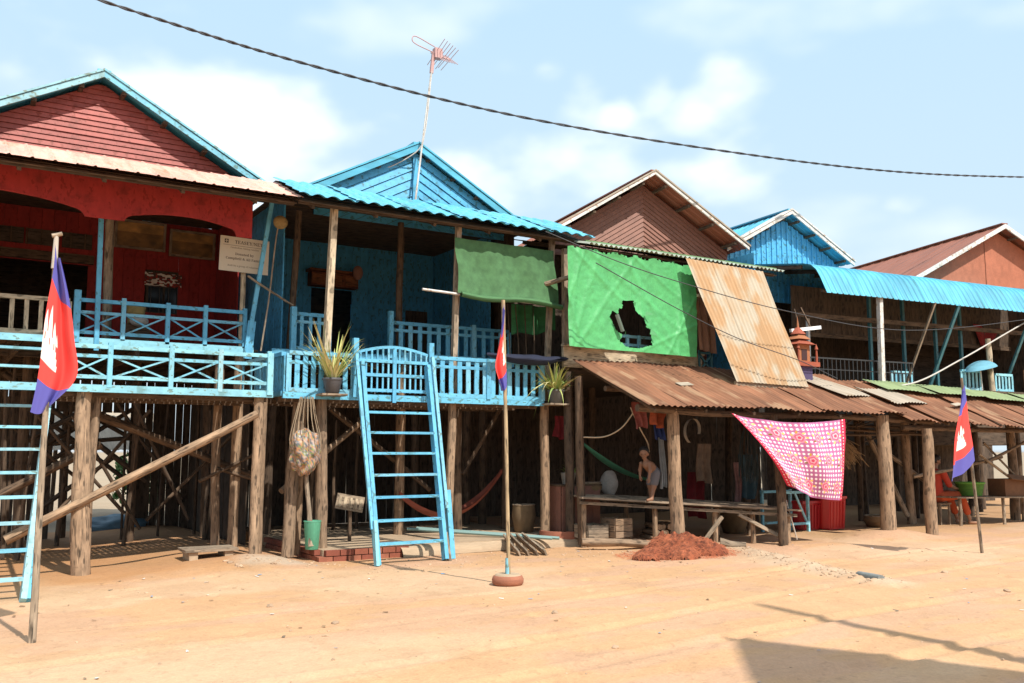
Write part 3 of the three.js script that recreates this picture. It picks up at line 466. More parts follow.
  log(h, 'brace', [4.7, 1.0, -14.3], [6.5, 2.2, -15.2], 0.05, 0.045, P[1]); log(h, 'brace', [5.9, 2.35, -15.4], [7.9, 0.9, -15.5], 0.05, 0.045, mats.darkwood[2]); log(h, 'brace', [8.3, 1.2, -15], [9.1, 2.4, -15], 0.04, 0.04, mats.darkwood[2]);
  for (let x = 4.8; x < 9.5; x += 0.6) beam(h, 'floor_joist', [x, 3.1, -15.1], [x, 3.1, -21], 0.06, 0.1, mats.timber);
  for (let k = 0; k < 10; k++) { const x = rr(4.9, 9.2), z = rr(-17.2, -15.6); log(h, 'thin_prop', [x, 0.15, z], [x + rr(-0.15, 0.15), rr(1.8, 3.1), z + rr(-0.1, 0.1)], rr(0.02, 0.04), 0.022, mats.darkwood); }
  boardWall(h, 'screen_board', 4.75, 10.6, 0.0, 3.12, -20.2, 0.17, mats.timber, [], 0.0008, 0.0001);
  settle(h, 7, 0, -17.5);
}
{ // brick and concrete plinth under the blue house
  const t = thing('plinth', 'low brick and concrete plinth below the blue house', 'plinth');
  mesh(t, 'concrete_fill', ubox(4.6, 0.30, 3.9).translate(7.34, 0.01, -15.28), mats.concrete);
  for (let row = 0; row < 2; row++) { for (let k = 0; k < 6; k++) box(t, 'brick', 5.05 + k * 0.225 + row * 0.11, 0.03 + row * 0.09, -13.28, 0.21, 0.078, 0.11, mats.brick); for (let k = 0; k < 11; k++) box(t, 'brick', 5.0, 0.03 + row * 0.09, -13.42 - k * 0.225 - row * 0.11, 0.11, 0.078, 0.21, mats.brick); }
  { const P = []; for (let k = 0; k <= 40; k++) P.push([6.4 + k * 0.085, 0]); mesh(t, 'concrete_lip', surf(44, 8, (u, v) => { const x = 6.25 + u * 3.4, a = v * Math.PI; return [x, 0.0 + 0.16 * Math.sin(a) + 0.012 * (vn(x * 6, v * 5) - 0.5), -13.28 + 0.17 * Math.cos(a) - 0.10 * Math.sin(u * 3) + 0.04 * (vn(x * 2, 4) - 0.5)]; }), mats.concrete); }
  const ring = new THREE.LatheGeometry([[0.36, 0], [0.36, 0.24], [0.30, 0.25], [0.30, 0.05]].map(p => new THREE.Vector2(...p)), 28); mesh(t, 'clay_ring', ring.translate(9.45, 0.0, -13.55), mats.brick[1]);
  settle(t, 7.3, 0, -15);
}

// ================================================================ the brown house behind the green tarpaulin
const brownHouse = thing('stilt_house', 'brown gabled stilt house behind the torn green tarpaulin', 'house', 'stilt houses along the road');
{
  const h = brownHouse;
  { // the gabled top is turned a little towards the bend of the road
    const g = new THREE.Group(); g.position.set(13.04, 0, -15.0); g.rotation.y = -0.17; g.updateMatrix();
    gable(g, 0, 2.2, 7.50, 6.15, -0.55, 5.75, 'chevron', 0.105, mats.brown); mainRoof(g, 0, 2.38, 7.61, 6.13, 0, -5.6, mats.roofBrown, [mats.white, 0.07, mats.greyroof]);
    for (const c of [...g.children]) { h.add(c); c.applyMatrix4(g.matrix); }
  }
  awning(h, 9.66, 14.62, 5.24, -12.9, -15.5, 0.262, mats.asbestos, { pitch: 0.11, amp: 0.04, prof: 'wave', per: 8, sheet: 0.82, path: L => flat(L) });
  beam(h, 'eave_flashing', [9.8, 5.37, -13.2], [14.7, 5.37, -13.2], 0.03, 0.05, M(0.16, 0.30, 0.14, { map: T.paint }));
  bakedBox(h, 'floor_slab', 12.2, 3.05, -17.3, 5.3, 0.08, 7.6, mats.timber); boardWall(h, 'wall_board', 9.6, 14.8, 3.06, 5.9, -16.6, 0.25, mats.timber);
  sideWall(h, 'wall_board', 14.8, -15.4, -21, 3.06, 6.0, 0.5, mats.brown); sideWall(h, 'wall_board', 9.66, -15.4, -21, 3.06, 6.0, 0.5, mats.darkwood); bakedBox(h, 'back_wall', 12.2, 4.6, -20.9, 5.3, 2.9, 0.05, mats.timber);
  // cream kerb board under the tarpaulin
  bakedBox(h, 'sill_board', 11.05, 3.27, -13.36, 3.3, 0.36, 0.06, mats.cream); bakedBox(h, 'sill_cap', 11.05, 3.475, -13.33, 3.34, 0.04, 0.1, mats.cream);
  for (const x of [9.56, 12.55]) beam(h, 'awning_post', [x, 3.05, -13.5], [x, 5.25, -13.5], 0.09, 0.09, mats.plank);
  beam(h, 'window_rail', [10.3, 3.74, -13.45], [11.6, 3.74, -13.45], 0.05, 0.04, mats.paleblue[0]); beam(h, 'window_rail', [10.3, 3.58, -13.45], [11.6, 3.58, -13.45], 0.05, 0.04, mats.paleblue[0]);
  for (const x of [10.5, 10.78, 11.06]) beam(h, 'window_rail_post', [x + 0.15, 3.1, -13.44], [x + 0.15, 3.77, -13.44], 0.05, 0.05, mats.paleblue[1]);
  for (const [x, z] of [[9.5, -13.3], [9.6, -16.5], [12.3, -16.4], [14.8, -16.4], [12.2, -14.4], [14.7, -14.2]]) log(h, 'stilt', [x, 0, z], [x, 3.0, z], 0.085, 0.08, mats.darkwood);
  boardWall(h, 'screen_board', 9.65, 18.2, 0.0, 3.9, -19.45, 0.2, mats.timber, [], 0.001, 0.0001);
  // teal lattice crate edge beside the leaning sheet
  for (const [a, b] of [[[12.50, 3.06], [12.50, 3.55]], [[12.82, 3.06], [12.82, 3.55]], [[12.50, 3.50], [12.84, 3.50]], [[12.50, 3.12], [12.84, 3.12]], [[12.50, 3.14], [12.82, 3.48]], [[12.82, 3.14], [12.50, 3.48]]]) beam(h, 'lattice_bar', [...a, -13.2], [...b, -13.2], 0.035, 0.03, mats.teal);
  settle(h, 12.3, 0, -17);
}
{ // the torn green tarpaulin
  const t = thing('tarpaulin', 'torn green tarpaulin with a jagged hole covering the brown house porch', 'tarpaulin');
  const hole = [[10.176, 3.993], [10.255, 4.12], [10.372, 4.061], [10.411, 4.178], [10.469, 4.159], [10.489, 4.315], [10.743, 4.335], [10.762, 4.139], [10.86, 4.081], [10.958, 4.022], [10.997, 3.866], [11.094, 3.827], [11.114, 3.534], [10.792, 3.456], [10.528, 3.475], [10.391, 3.573], [10.45, 3.69], [10.313, 3.768]];
  const inside = (x, y) => { let c = false; for (let i = 0, j = hole.length - 1; i < hole.length; j = i++) { const [a, b] = hole[i], [e, f] = hole[j]; if ((b > y) !== (f > y) && x < (e - a) * (y - b) / (f - b) + a) c = !c; } return c; };
  const fx = (u, v) => mix(9.25, 12.24, u) + 0.02 * (vn(v * 9, 3) - 0.5), fy = (u, v) => mix(mix(3.41, 3.38, u), mix(5.17, 5.14, u) + 0.02 * Math.sin(u * 40), v);
  const g = surf(200, 130, (u, v) => {
    const x = fx(u, v), y = fy(u, v); let d = 0.05 * (fbm(u * 3 + 4, v * 2 + 4, 2, 3) - 0.5);
    for (const [cx, cy, a, w, s] of [[9.4, 4.34, 1.45, 0.05, 0.021], [9.52, 3.95, 1.2, 0.06, 0.017], [9.69, 3.75, 0.9, 0.05, 0.015], [10.67, 4.63, 1.55, 0.03, 0.018], [11.45, 3.85, 2.2, 0.06, 0.017], [11.85, 4.44, 1.5, 0.05, 0.018], [10.08, 4.93, 2.6, 0.05, 0.01], [11.26, 4.83, 2.6, 0.04, 0.01], [9.79, 4.83, 2.5, 0.05, 0.012], [9.5, 3.6, 1.9, 0.04, 0.017], [9.45, 4.7, 1.2, 0.04, 0.017], [11.9, 4.0, 1.0, 0.04, 0.014], [10.9, 4.25, 1.57, 0.02, 0.011], [11.3, 3.6, 0.4, 0.04, 0.011]]) { const q = (x - cx) * Math.sin(a) - (y - cy) * Math.cos(a); d += s * Math.exp(-(q * q) / (w * w)); }
    d += 0.013 * Math.abs(fbm(u * 16 + 3, v * 9 + 3, 7, 3) - 0.5) * 2 - 0.06 * Math.sin(u * Math.PI) * Math.sin(v * Math.PI) + 0.05 * Math.exp(-(((x - 10.95) ** 2 + (y - 3.95) ** 2) / 0.25));
    return [x, y, -12.98 + d];
  }, (u, v) => { const x = fx(u, v), y = fy(u, v); if (v > 0.985 && vn(u * 60, 2) > 0.62) return false; return !inside(x + 0.03 * (vn(x * 30, y * 30) - 0.5), y); });
  for (let i = 0, uv = g.attributes.uv; i < uv.count; i++) uv.setXY(i, uv.getX(i) * 3, uv.getY(i) * 1.8);
  mesh(t, 'sheet', g, M(0.11, 0.50, 0.17, { map: T.mottle, rough: 0.5 }));
  // torn flap folded back on the left of the hole
  mesh(t, 'torn_flap', surf(4, 8, (u, v) => [10.22 + u * 0.08 + v * 0.13, 4.02 - v * 0.30 + u * 0.03, -12.90 + 0.03 * Math.sin(u * 3)]), M(0.10, 0.13, 0.10, { rough: 0.6 }));
  for (const [x, y, dx, dy, w] of [[10.72, 4.24, -0.10, 0.05, 0.10], [10.95, 4.10, 0.12, 0.02, 0.09], [11.06, 3.78, 0.11, -0.05, 0.10], [10.48, 3.72, -0.09, -0.06, 0.08]]) mesh(t, 'torn_flap', surf(3, 5, (u, v) => [x + dx * v + (u - 0.5) * w * (1 - v * 0.85) * (Math.abs(dy) > Math.abs(dx) ? 1 : 0.3), y + dy * v + (u - 0.5) * w * (1 - v * 0.85) * (Math.abs(dx) > Math.abs(dy) ? 1 : 0.3) - 0.03 * v * v, -12.93 + 0.07 * v]), M(0.10, 0.42, 0.15, { map: T.mottle, rough: 0.6 }));
  settle(t, 10.8, 3.41, -12.98);
}
{ // big corrugated sheet leaning from the eave down to the lean-to
  const t = thing('leaning_sheet', 'tall rust streaked corrugated sheet leaning beside the green tarpaulin', 'metal sheet');
  const TL = V3(11.82, 5.21, -12.80), TR = V3(13.86, 5.16, -12.80), BL = V3(12.44, 2.88, -12.18), BR = V3(14.34, 2.84, -12.18);
  const n = TR.clone().sub(TL).cross(BL.clone().sub(TL)).normalize().negate();
  for (let k = 0; k < 3; k++) {
    const a = k / 3, b = (k + 1) / 3 + (k < 2 ? 0.012 : 0);
    const g = surf(60, 10, (u, v) => { const s = mix(a, b, u), p = TL.clone().lerp(TR, s).lerp(BL.clone().lerp(BR, s), v); p.addScaledVector(n, 0.010 * Math.cos(s * 2 * Math.PI * 20) + 0.004 * k + 0.02 * (vn(s * 4, v * 3, 2) - 0.5)); return [p.x, p.y, p.z]; });
    for (let i = 0, uv = g.attributes.uv; i < uv.count; i++) uv.setXY(i, mix(a, b, uv.getX(i)) * 2.0 + 0.1, uv.getY(i) * 2.45 + k * 0.07);
    mesh(t, 'corrugated_panel', g, mats.tan);
  }
  beam(t, 'batten', [12.46, 2.85, -12.24], [14.32, 2.80, -12.24], 0.08, 0.05, mats.plank); beam(t, 'batten', [12.0, 4.5, -12.68], [13.95, 4.45, -12.68], 0.05, 0.04, mats.plank);
  settle(t, 13.4, 2.8, -12.3);
}
{ // brown cloth strip between tarpaulin and sheet
  const t = mesh(scene, 'hanging_cloth', surf(14, 16, (u, v) => [12.34 + u * 0.42 + 0.1 * (1 - v), 3.55 + v * 1.3 - 0.06 * u, -13.12 + 0.03 * Math.sin(u * 14)]), M(0.46, 0.24, 0.15, { map: T.weave }));
  t.userData = { label: 'plain brown cloth hanging between green tarpaulin and leaning sheet', category: 'cloth' };
}

// ================================================================ the rusty lean-to in front of the brown house
const leanTo = thing('lean_to', 'rusty corrugated lean-to roof on log posts in front of the houses', 'lean-to');
{
  const t = leanTo, D = [0, -0.437, 1], L = 2.01 * Math.hypot(1, 0.437) + 0.02;
  roofing(t, 'roof_sheet', [9.54, 3.21, -13.21], [1, 0, 0], D, 6.46, 8, flat(L, 8), mats.rust, { pitch: 0.125, amp: 0.026, prof: 'wave', per: 8, warp: 0.022, variants: 8, slip: 0.04, jit: 0.012, lap: 0.08 });
  const D2 = [0, -0.45, 1], L2 = 2.25;
  roofing(t, 'roof_sheet', [15.98, 3.10, -13.05], [1, -0.028, 0.06], D2, 6.4, 7, flat(L2, 8), mats.rust, { pitch: 0.125, amp: 0.026, prof: 'wave', per: 8, warp: 0.04, variants: 7, slip: 0.07, jit: 0.015, lap: 0.08 });
  // paler sheets patched over the rust, and the flat green ones
  roofing(t, 'grey_patch_sheet', [14.75, 3.16, -13.02], [1, -0.03, 0], [0.42, -0.41, 1], 0.95, 1, flat(1.25, 6), mats.greyroof, { pitch: 0.125, amp: 0.02, per: 8, warp: 0.03 });
  roofing(t, 'grey_patch_sheet', [15.9, 2.93, -12.45], [1, -0.03, 0], [0.3, -0.44, 1], 1.5, 1, flat(0.85, 6), mats.greyroof, { pitch: 0.125, amp: 0.02, per: 8, warp: 0.03 });
  roofing(t, 'green_patch_sheet', [17.0, 3.16, -13.0], [1, -0.035, 0.09], [0, -0.36, 1], 6.4, 4, flat(0.72, 4), mats.greenroof, { pitch: 0.125, amp: 0.012, per: 8, warp: 0.02, slip: 0.04 });
  for (const [x, z, w, l, ry] of [[11.1, -12.1, 0.36, 0.14, 0.2], [18.4, -11.7, 0.45, 0.12, 0.25]]) { const y = 3.21 - 0.437 * (z + 13.21) + 0.05; box(t, 'roof_scrap', x, y, z, w, 0.012, l, mats.greyroof, ry, 0.412); }
  // frame
  log(t, 'eave_beam', [9.6, 2.27, -11.55], [13.2, 2.27, -11.55], 0.06, 0.05, mats.darkwood[2]); log(t, 'eave_beam', [13.0, 2.24, -11.6], [17.2, 2.2, -11.5], 0.055, 0.05, mats.darkwood[2]); log(t, 'eave_beam', [16.2, 2.12, -11.5], [21.8, 2.0, -11.3], 0.055, 0.05, mats.darkwood[2]);
  log(t, 'roof_purlin', [9.6, 2.72, -12.45], [15.9, 2.7, -12.45], 0.045, 0.045, mats.darkwood); log(t, 'roof_purlin', [15.9, 2.66, -12.45], [22, 2.5, -12.2], 0.045, 0.045, mats.darkwood);
  for (let x = 9.7; x < 22; x += 1.1) log(t, 'roof_rafter', [x, 2.26 - (x > 16 ? 0.1 : 0), -11.25], [x, 3.08 - (x > 16 ? 0.08 : 0), -13.15], 0.03, 0.03, mats.darkwood);
  const P = mats.post;
  log(t, 'log_post', [10.43, -0.05, -11.6], [10.36, 2.30, -11.6], 0.115, 0.10, P[0], { rough: 0.1, nl: 10 });
  log(t, 'log_post', [15.58, -0.1, -11.45], [15.54, 2.30, -11.45], 0.145, 0.12, P[2], { rough: 0.1, nl: 10 });
  log(t, 'log_post', [16.44, -0.1, -11.1], [16.44, 2.05, -11.12], 0.115, 0.10, P[0], { rough: 0.1, nl: 10 });
  log(t, 'log_post', [12.72, -0.05, -11.43], [12.62, 2.25, -11.5], 0.085, 0.08, mats.darkwood[2], { rough: 0.1 });
  log(t, 'log_post', [18.55, 0, -13.0], [18.42, 2.7, -13.0], 0.10, 0.09, P[1]); log(t, 'log_post', [21.9, 0, -12.6], [21.9, 2.4, -12.6], 0.11, 0.1, P[1]); log(t, 'log_post', [15.3, 0, -14.6], [15.3, 3.0, -14.6], 0.1, 0.1, mats.darkwood); log(t, 'log_post', [9.52, 0.05, -12.95], [9.46, 2.9, -13.0], 0.075, 0.07, mats.darkwood[2]);
  settle(t, 13.5, 0, -12);
}

// ================================================================ the right-hand house with the curved blue awning
const porchHouse = thing('stilt_house', 'open porch house with curved blue awning and blue ribbed gable', 'house', 'stilt houses along the road');
{
  const h = porchHouse; h.position.set(16.0, 0, -13.0); h.rotation.y = -0.1;
  const path = [[-2.6, 6.02], [-0.62, 5.68], [-0.42, 5.62], [-0.28, 5.50], [-0.18, 5.34], [0, 4.97]];
  for (let k = 0; k < 8; k++) { const m = mesh(h, 'awning_sheet', cached('curved' + k % 3, () => sheetGeo(1.02, path, { pitch: 0.165, amp: 0.03, prof: 'rib', per: 12, seed: k % 3 })), pick(mats.roofBlue)); m.position.set(0.5 + k, (k % 2) * 0.006, 0); }
  for (let k = 0; k < 9; k++) { const x = 0.06 + k * 0.98; beam(h, 'awning_rafter', [x, 5.66, -0.75], [x, 5.92, -2.5], 0.05, 0.09, mats.darkwood); }
  beam(h, 'awning_beam', [0, 5.02, -0.12], [8, 5.02, -0.12], 0.05, 0.05, mats.darkwood[2]); beam(h, 'awning_beam', [0, 4.62, -0.9], [8, 4.62, -0.9], 0.10, 0.06, mats.darkwood[2]);
  // blue gabled part behind
  gable(h, 1.0, 1.75, 7.22, 6.25, -2.35, 5.15, 'ribs', 0.16, mats.gableBlue);
  mainRoof(h, 1.0, 1.95, 7.30, 6.2, -2.0, -7.6, mats.roofBlue, [mats.white, 0.09, mats.white]);
  // porch floor, ceiling and back walls
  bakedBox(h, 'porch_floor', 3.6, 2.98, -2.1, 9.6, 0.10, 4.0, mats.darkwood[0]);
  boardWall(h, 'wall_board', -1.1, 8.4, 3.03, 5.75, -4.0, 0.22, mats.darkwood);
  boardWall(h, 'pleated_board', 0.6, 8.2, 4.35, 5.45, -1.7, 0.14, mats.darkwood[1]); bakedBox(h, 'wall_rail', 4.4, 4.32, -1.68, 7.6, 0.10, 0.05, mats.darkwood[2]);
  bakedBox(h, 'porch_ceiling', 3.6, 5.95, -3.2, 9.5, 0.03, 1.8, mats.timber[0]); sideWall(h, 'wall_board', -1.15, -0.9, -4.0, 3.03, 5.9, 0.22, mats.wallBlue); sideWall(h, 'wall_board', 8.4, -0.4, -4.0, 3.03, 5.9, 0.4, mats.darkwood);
  beam(h, 'porch_post', [1.66, 3.0, -0.12], [1.70, 5.0, -0.12], 0.10, 0.10, mats.white); beam(h, 'porch_post', [0.62, 3.0, -1.2], [0.60, 4.6, -1.2], 0.06, 0.06, mats.white);
  for (const x of [2.5, 3.6, 4.7, 5.6]) beam(h, 'porch_post', [x, 3.0, -1.15], [x - 0.03, 5.6, -1.15], 0.07, 0.07, mats.teal);
  for (const [x, c] of [[3.15, mats.plank[1]], [3.95, mats.teal], [6.55, mats.teal]]) beam(h, 'awning_brace', [x - 0.1, 3.02, -0.75], [x + 0.2, 5.0, -0.02], c === mats.teal ? 0.07 : 0.045, 0.05, c);
  // black iron balustrade
  const top = bakedBox(h, 'iron_top_rail', 1.0, 3.60, -0.30, 3.7, 0.03, 0.03, mats.iron); bakedBox(h, 'iron_bottom_rail', 1.0, 3.10, -0.30, 3.7, 0.025, 0.025, mats.iron); bakedBox(h, 'iron_middle_rail', 1.0, 3.36, -0.30, 3.7, 0.02, 0.02, mats.iron);
  for (let k = 0; k <= 30; k++) box(top, 'iron_bar', -0.85 + k * 0.1233, 3.32, -0.30, 0.016, 0.58, 0.016, mats.iron);
  // blue pickets, timber post and board panel at the right end
  picketRail(h, [4.5, -0.35], [5.15, -0.35], 3.02, 3.5, 0.12, 0.06, mats.paleblue); picketRail(h, [5.7, -0.35], [6.3, -0.35], 3.02, 3.45, 0.13, 0.06, mats.paleblue); picketRail(h, [2.85, -0.9], [3.5, -0.9], 3.02, 3.45, 0.14, 0.08, mats.paleblue);
  log(h, 'porch_post', [5.5, 3.0, -0.3], [5.46, 4.3, -0.3], 0.07, 0.06, mats.cream, { rough: 0.2 }); for (let k = 0; k < 8; k++) box(h, 'panel_board', 6.75 + k * 0.12, 3.32, -0.3, 0.11, 0.55, 0.03, M(0.50, 0.22, 0.10, { map: T.wood }));
  for (let k = 0; k < 5; k++) log(h, 'stilt', [-0.6 + k * 2.1, 0, -2.6], [-0.6 + k * 2.1, 2.95, -2.6], 0.09, 0.08, mats.darkwood);
  for (let k = 0; k < 5; k++) log(h, 'stilt', [0.4 + k * 1.9, 0, -1.5], [0.4 + k * 1.9, 2.95, -1.5], 0.07, 0.07, mats.darkwood);
  boardWall(h, 'screen_board', -1.2, 13.6, 0.0, 2.95, -6.4, 0.22, mats.timber, [], 0.001, 0.006);
}
const farHouse = thing('stilt_house', 'house with plain rust red roof above the blue awning at the right edge', 'house', 'stilt houses along the road');
{
  const h = farHouse; h.position.set(24.7, 0, -14.0); h.rotation.y = -0.27;
  const wallM = M(0.52, 0.18, 0.10, { map: T.mottle, rough: 0.8 });
  mesh(h, 'gable_wall', prism([[-3.1, 4.6], [3.1, 4.6], [3.1, 6.1], [0, 7.68], [-3.1, 6.1]], -0.40, -0.35), wallM); box(h, 'gable_seam', -0.4, 6.5, -0.34, 0.03, 1.7, 0.015, wallM);
  mainRoof(h, 0, 3.5, 7.76, 5.88, 0, -16, mats.roofBrown, [mats.white, 0.12], { pitch: 0.4, amp: 0.012 });
  bakedBox(h, 'house_body', 0, 3.9, -8.6, 6.0, 4.2, 14.5, mats.timber[1]);
  for (const x of [-2.8, 0, 2.8]) for (const z of [-1.4, -8, -15.5]) log(h, 'stilt', [x, 0, z], [x, 2.0, z], 0.1, 0.1, mats.darkwood);
}

// ================================================================ ladders
function ladder(name, label, fl, fr, tl, tr, hs, bm, w = 0.10, t = 0.045) {
  const o = thing(name, label, 'ladder'); const at = (a, b, y) => { const k = (y - a[1]) / (b[1] - a[1]); return [mix(a[0], b[0], k), y, mix(a[2], b[2], k)]; };
  beam(o, 'stringer', fl, tl, t, w, bm); beam(o, 'stringer', fr, tr, t, w, bm);
  for (const y of hs) { const a = at(fl, tl, y), b = at(fr, tr, y); const m = beam(o, 'rung', a, b, 0.035, 0.11, bm); m.rotateX(0); }
  return o;
}
{
  const o = ladder('ladder', 'bright blue ladder climbing to the arched gate of the blue house', [5.50, 0.0, -12.38], [6.60, 0.02, -12.42], [5.62, 2.98, -13.40], [6.76, 2.98, -13.40], [0.29, 0.61, 0.94, 1.26, 1.58, 1.89, 2.20], mats.blue, 0.12, 0.06);
  beam(o, 'handrail', [6.74, 0.75, -12.66], [6.83, 3.12, -13.36], 0.05, 0.05, mats.blue); beam(o, 'handrail', [5.46, 0.5, -12.5], [5.52, 3.10, -13.36], 0.05, 0.04, mats.blue);
  beam(o, 'painted_post', [6.82, 0.0, -12.62], [6.80, 1.02, -12.76], 0.08, 0.08, mats.blue[0]);
  beam(o, 'foot_splice', [5.47, 0.0, -12.34], [5.49, 0.62, -12.50], 0.05, 0.09, mats.paleblue[1]); beam(o, 'foot_splice', [6.65, -0.02, -12.38], [6.66, 0.4, -12.55], 0.045, 0.07, mats.plank[1]);
  settle(o, 6.1, 0, -12.5);
}
{
  const hs = []; for (let k = 0; k < 11; k++) hs.push(0.22 + k * 0.283);
  const o = ladder('ladder', 'pale blue ladder at the left edge beside the large flag', [-0.25, 0.0, -11.35], [0.97, 0.0, -11.45], [0.35, 3.28, -14.9], [1.50, 3.28, -14.9], hs, mats.paleblue, 0.13, 0.06);
  beam(o, 'foot_splice', [1.03, 0.0, -11.5], [1.12, 0.72, -12.25], 0.05, 0.1, mats.blue[1]);
  settle(o, 0.4, 0, -11.5);
}

// ================================================================ flags on poles
const flagTex = canvasTex(600, 400, (c, w, h) => {
  c.fillStyle = '#5a57a8'; c.fillRect(0, 0, w, h); c.fillStyle = '#e8463f'; c.fillRect(0, h * 0.25, w, h * 0.5);
  c.fillStyle = '#f6ece2'; c.save(); c.translate(w / 2, h / 2); c.scale(0.78, 0.74); c.translate(-w / 2, -h / 2); const B = (x, y, a, b) => c.fillRect(w / 2 + x - a / 2, y, a, b);
  B(0, 268, 220, 18); B(0, 250, 196, 18); B(0, 232, 170, 18); B(0, 205, 150, 28);
  const tower = (x, y, s) => { c.beginPath(); c.moveTo(w / 2 + x - 16 * s, 215); c.lineTo(w / 2 + x - 17 * s, y + 40 * s); c.quadraticCurveTo(w / 2 + x - 12 * s, y + 14 * s, w / 2 + x, y); c.quadraticCurveTo(w / 2 + x + 12 * s, y + 14 * s, w / 2 + x + 17 * s, y + 40 * s); c.lineTo(w / 2 + x + 16 * s, 215); c.fill(); };
  tower(0, 118, 1.5); tower(-56, 150, 1.2); tower(56, 150, 1.2); tower(-90, 178, 0.7); tower(90, 178, 0.7);
  c.fillStyle = '#c9564a'; for (const x of [-56, 0, 56]) { c.fillRect(w / 2 + x - 5, 214, 10, 18); } c.restore();
});
const flagMat = new THREE.MeshPhysicalMaterial({ map: flagTex, roughness: 0.85, side: THREE.DoubleSide, transmission: 0.12, thickness: 0 });
// hoist and fly edges as [v -> x, y] lists from top to bottom; uv window [u0, u1]
function flag(o, hoist, fly, z, win, fold) {
  const cur = p => new THREE.CatmullRomCurve3(p.map(q => V3(q[0], q[1], 0))), H = cur(hoist), F = cur(fly);
  const g = surf(30, 40, (u, v) => { const a = H.getPoint(1 - v), b = F.getPoint(1 - v), p = a.lerp(b, u); return [p.x + 0.01 * Math.sin(v * 9), p.y - 0.05 * Math.sin(u * Math.PI) * fold, z + fold * (0.07 * Math.sin(u * 6.5 + v * 2.5) * u + 0.03 * Math.sin(u * 15 + v * 4) * u) + 0.02]; });
  for (let i = 0, uv = g.attributes.uv; i < uv.count; i++) uv.setXY(i, mix(win[0], win[1], uv.getX(i)), mix(0.10, 0.94, uv.getY(i)));
  mesh(o, 'flag', g, flagMat);
}
{
  const o = thing('flagpole', 'tall wooden pole at the left with a large drooping red and blue temple flag', 'flagpole', 'flagpoles along the road');
  log(o, 'pole', [0.85, -0.1, -9.01], [0.86, 3.53, -9.01], 0.032, 0.02, mats.plank[2], { rough: 0.1, bend: 0.01 }); log(o, 'pole_tip', [0.82, 3.50, -9.0], [0.90, 3.53, -9.0], 0.018, 0.018, mats.plank[2]);
  flag(o, [[0.845, 3.42], [0.81, 2.75], [0.73, 1.94]], [[0.885, 3.30], [1.03, 2.66], [1.075, 2.28], [0.9, 2.02]], -8.99, [0.40, 0.95], 1);
  mesh(o, 'hoist_sleeve', logGeo(0.3, 0.026, 0.018, 4.4).translate(0.853, 3.36, -9.0), M(0.75, 0.66, 0.55, { map: T.weave }));
  settle(o, 0.85, 0, -9.01);
}
{
  const o = thing('flagpole', 'bamboo flagpole with round red and cream base before the blue house', 'flagpole', 'flagpoles along the road');
  log(o, 'pole', [6.07, 0.1, -9.81], [6.0, 3.49, -9.81], 0.022, 0.024, mats.bamboo, { rough: 0.12, nl: 14, bend: 0.012 });
  const gr = mesh(o, 'round_base', new THREE.LatheGeometry([[0, -0.02], [0.16, -0.02], [0.19, 0.015], [0.195, 0.06], [0.175, 0.10], [0.14, 0.115], [0, 0.11]].map(p => new THREE.Vector2(...p)), 28).translate(6.07, 0.01, -9.81), M(0.42, 0.16, 0.09, { map: T.mottle, rough: 0.9 }));
  mesh(gr, 'sand_top', new THREE.CylinderGeometry(0.145, 0.165, 0.02, 24).translate(6.07, 0.122, -9.81), mats.concrete);
  mesh(o, 'blue_sleeve', logGeo(0.2, 0.032, 0.03, 8.8, 0.05).translate(6.07, 0.22, -9.81), mats.paleblue[0]);
  flag(o, [[5.985, 3.44], [5.99, 2.92], [6.03, 2.42]], [[5.97, 3.36], [5.90, 2.85], [5.85, 2.6], [5.96, 2.36]], -9.79, [0.55, 0.98], 0.7);
  settle(o, 6.07, 0, -9.81);
}
{
  const o = thing('flagpole', 'leaning thin pole at the right with a small temple flag', 'flagpole', 'flagpoles along the road');
  log(o, 'pole', [14.38, -0.08, -8.86], [14.11, 2.79, -8.86], 0.026, 0.02, mats.plank[1], { rough: 0.1, bend: 0.006 });
  flag(o, [[14.10, 2.68], [14.18, 2.1], [14.27, 1.46]], [[14.02, 2.55], [13.78, 1.98], [13.67, 1.6], [13.58, 1.14]], -8.84, [0.2, 0.72], 0.8);
  settle(o, 14.38, 0, -8.86);
}

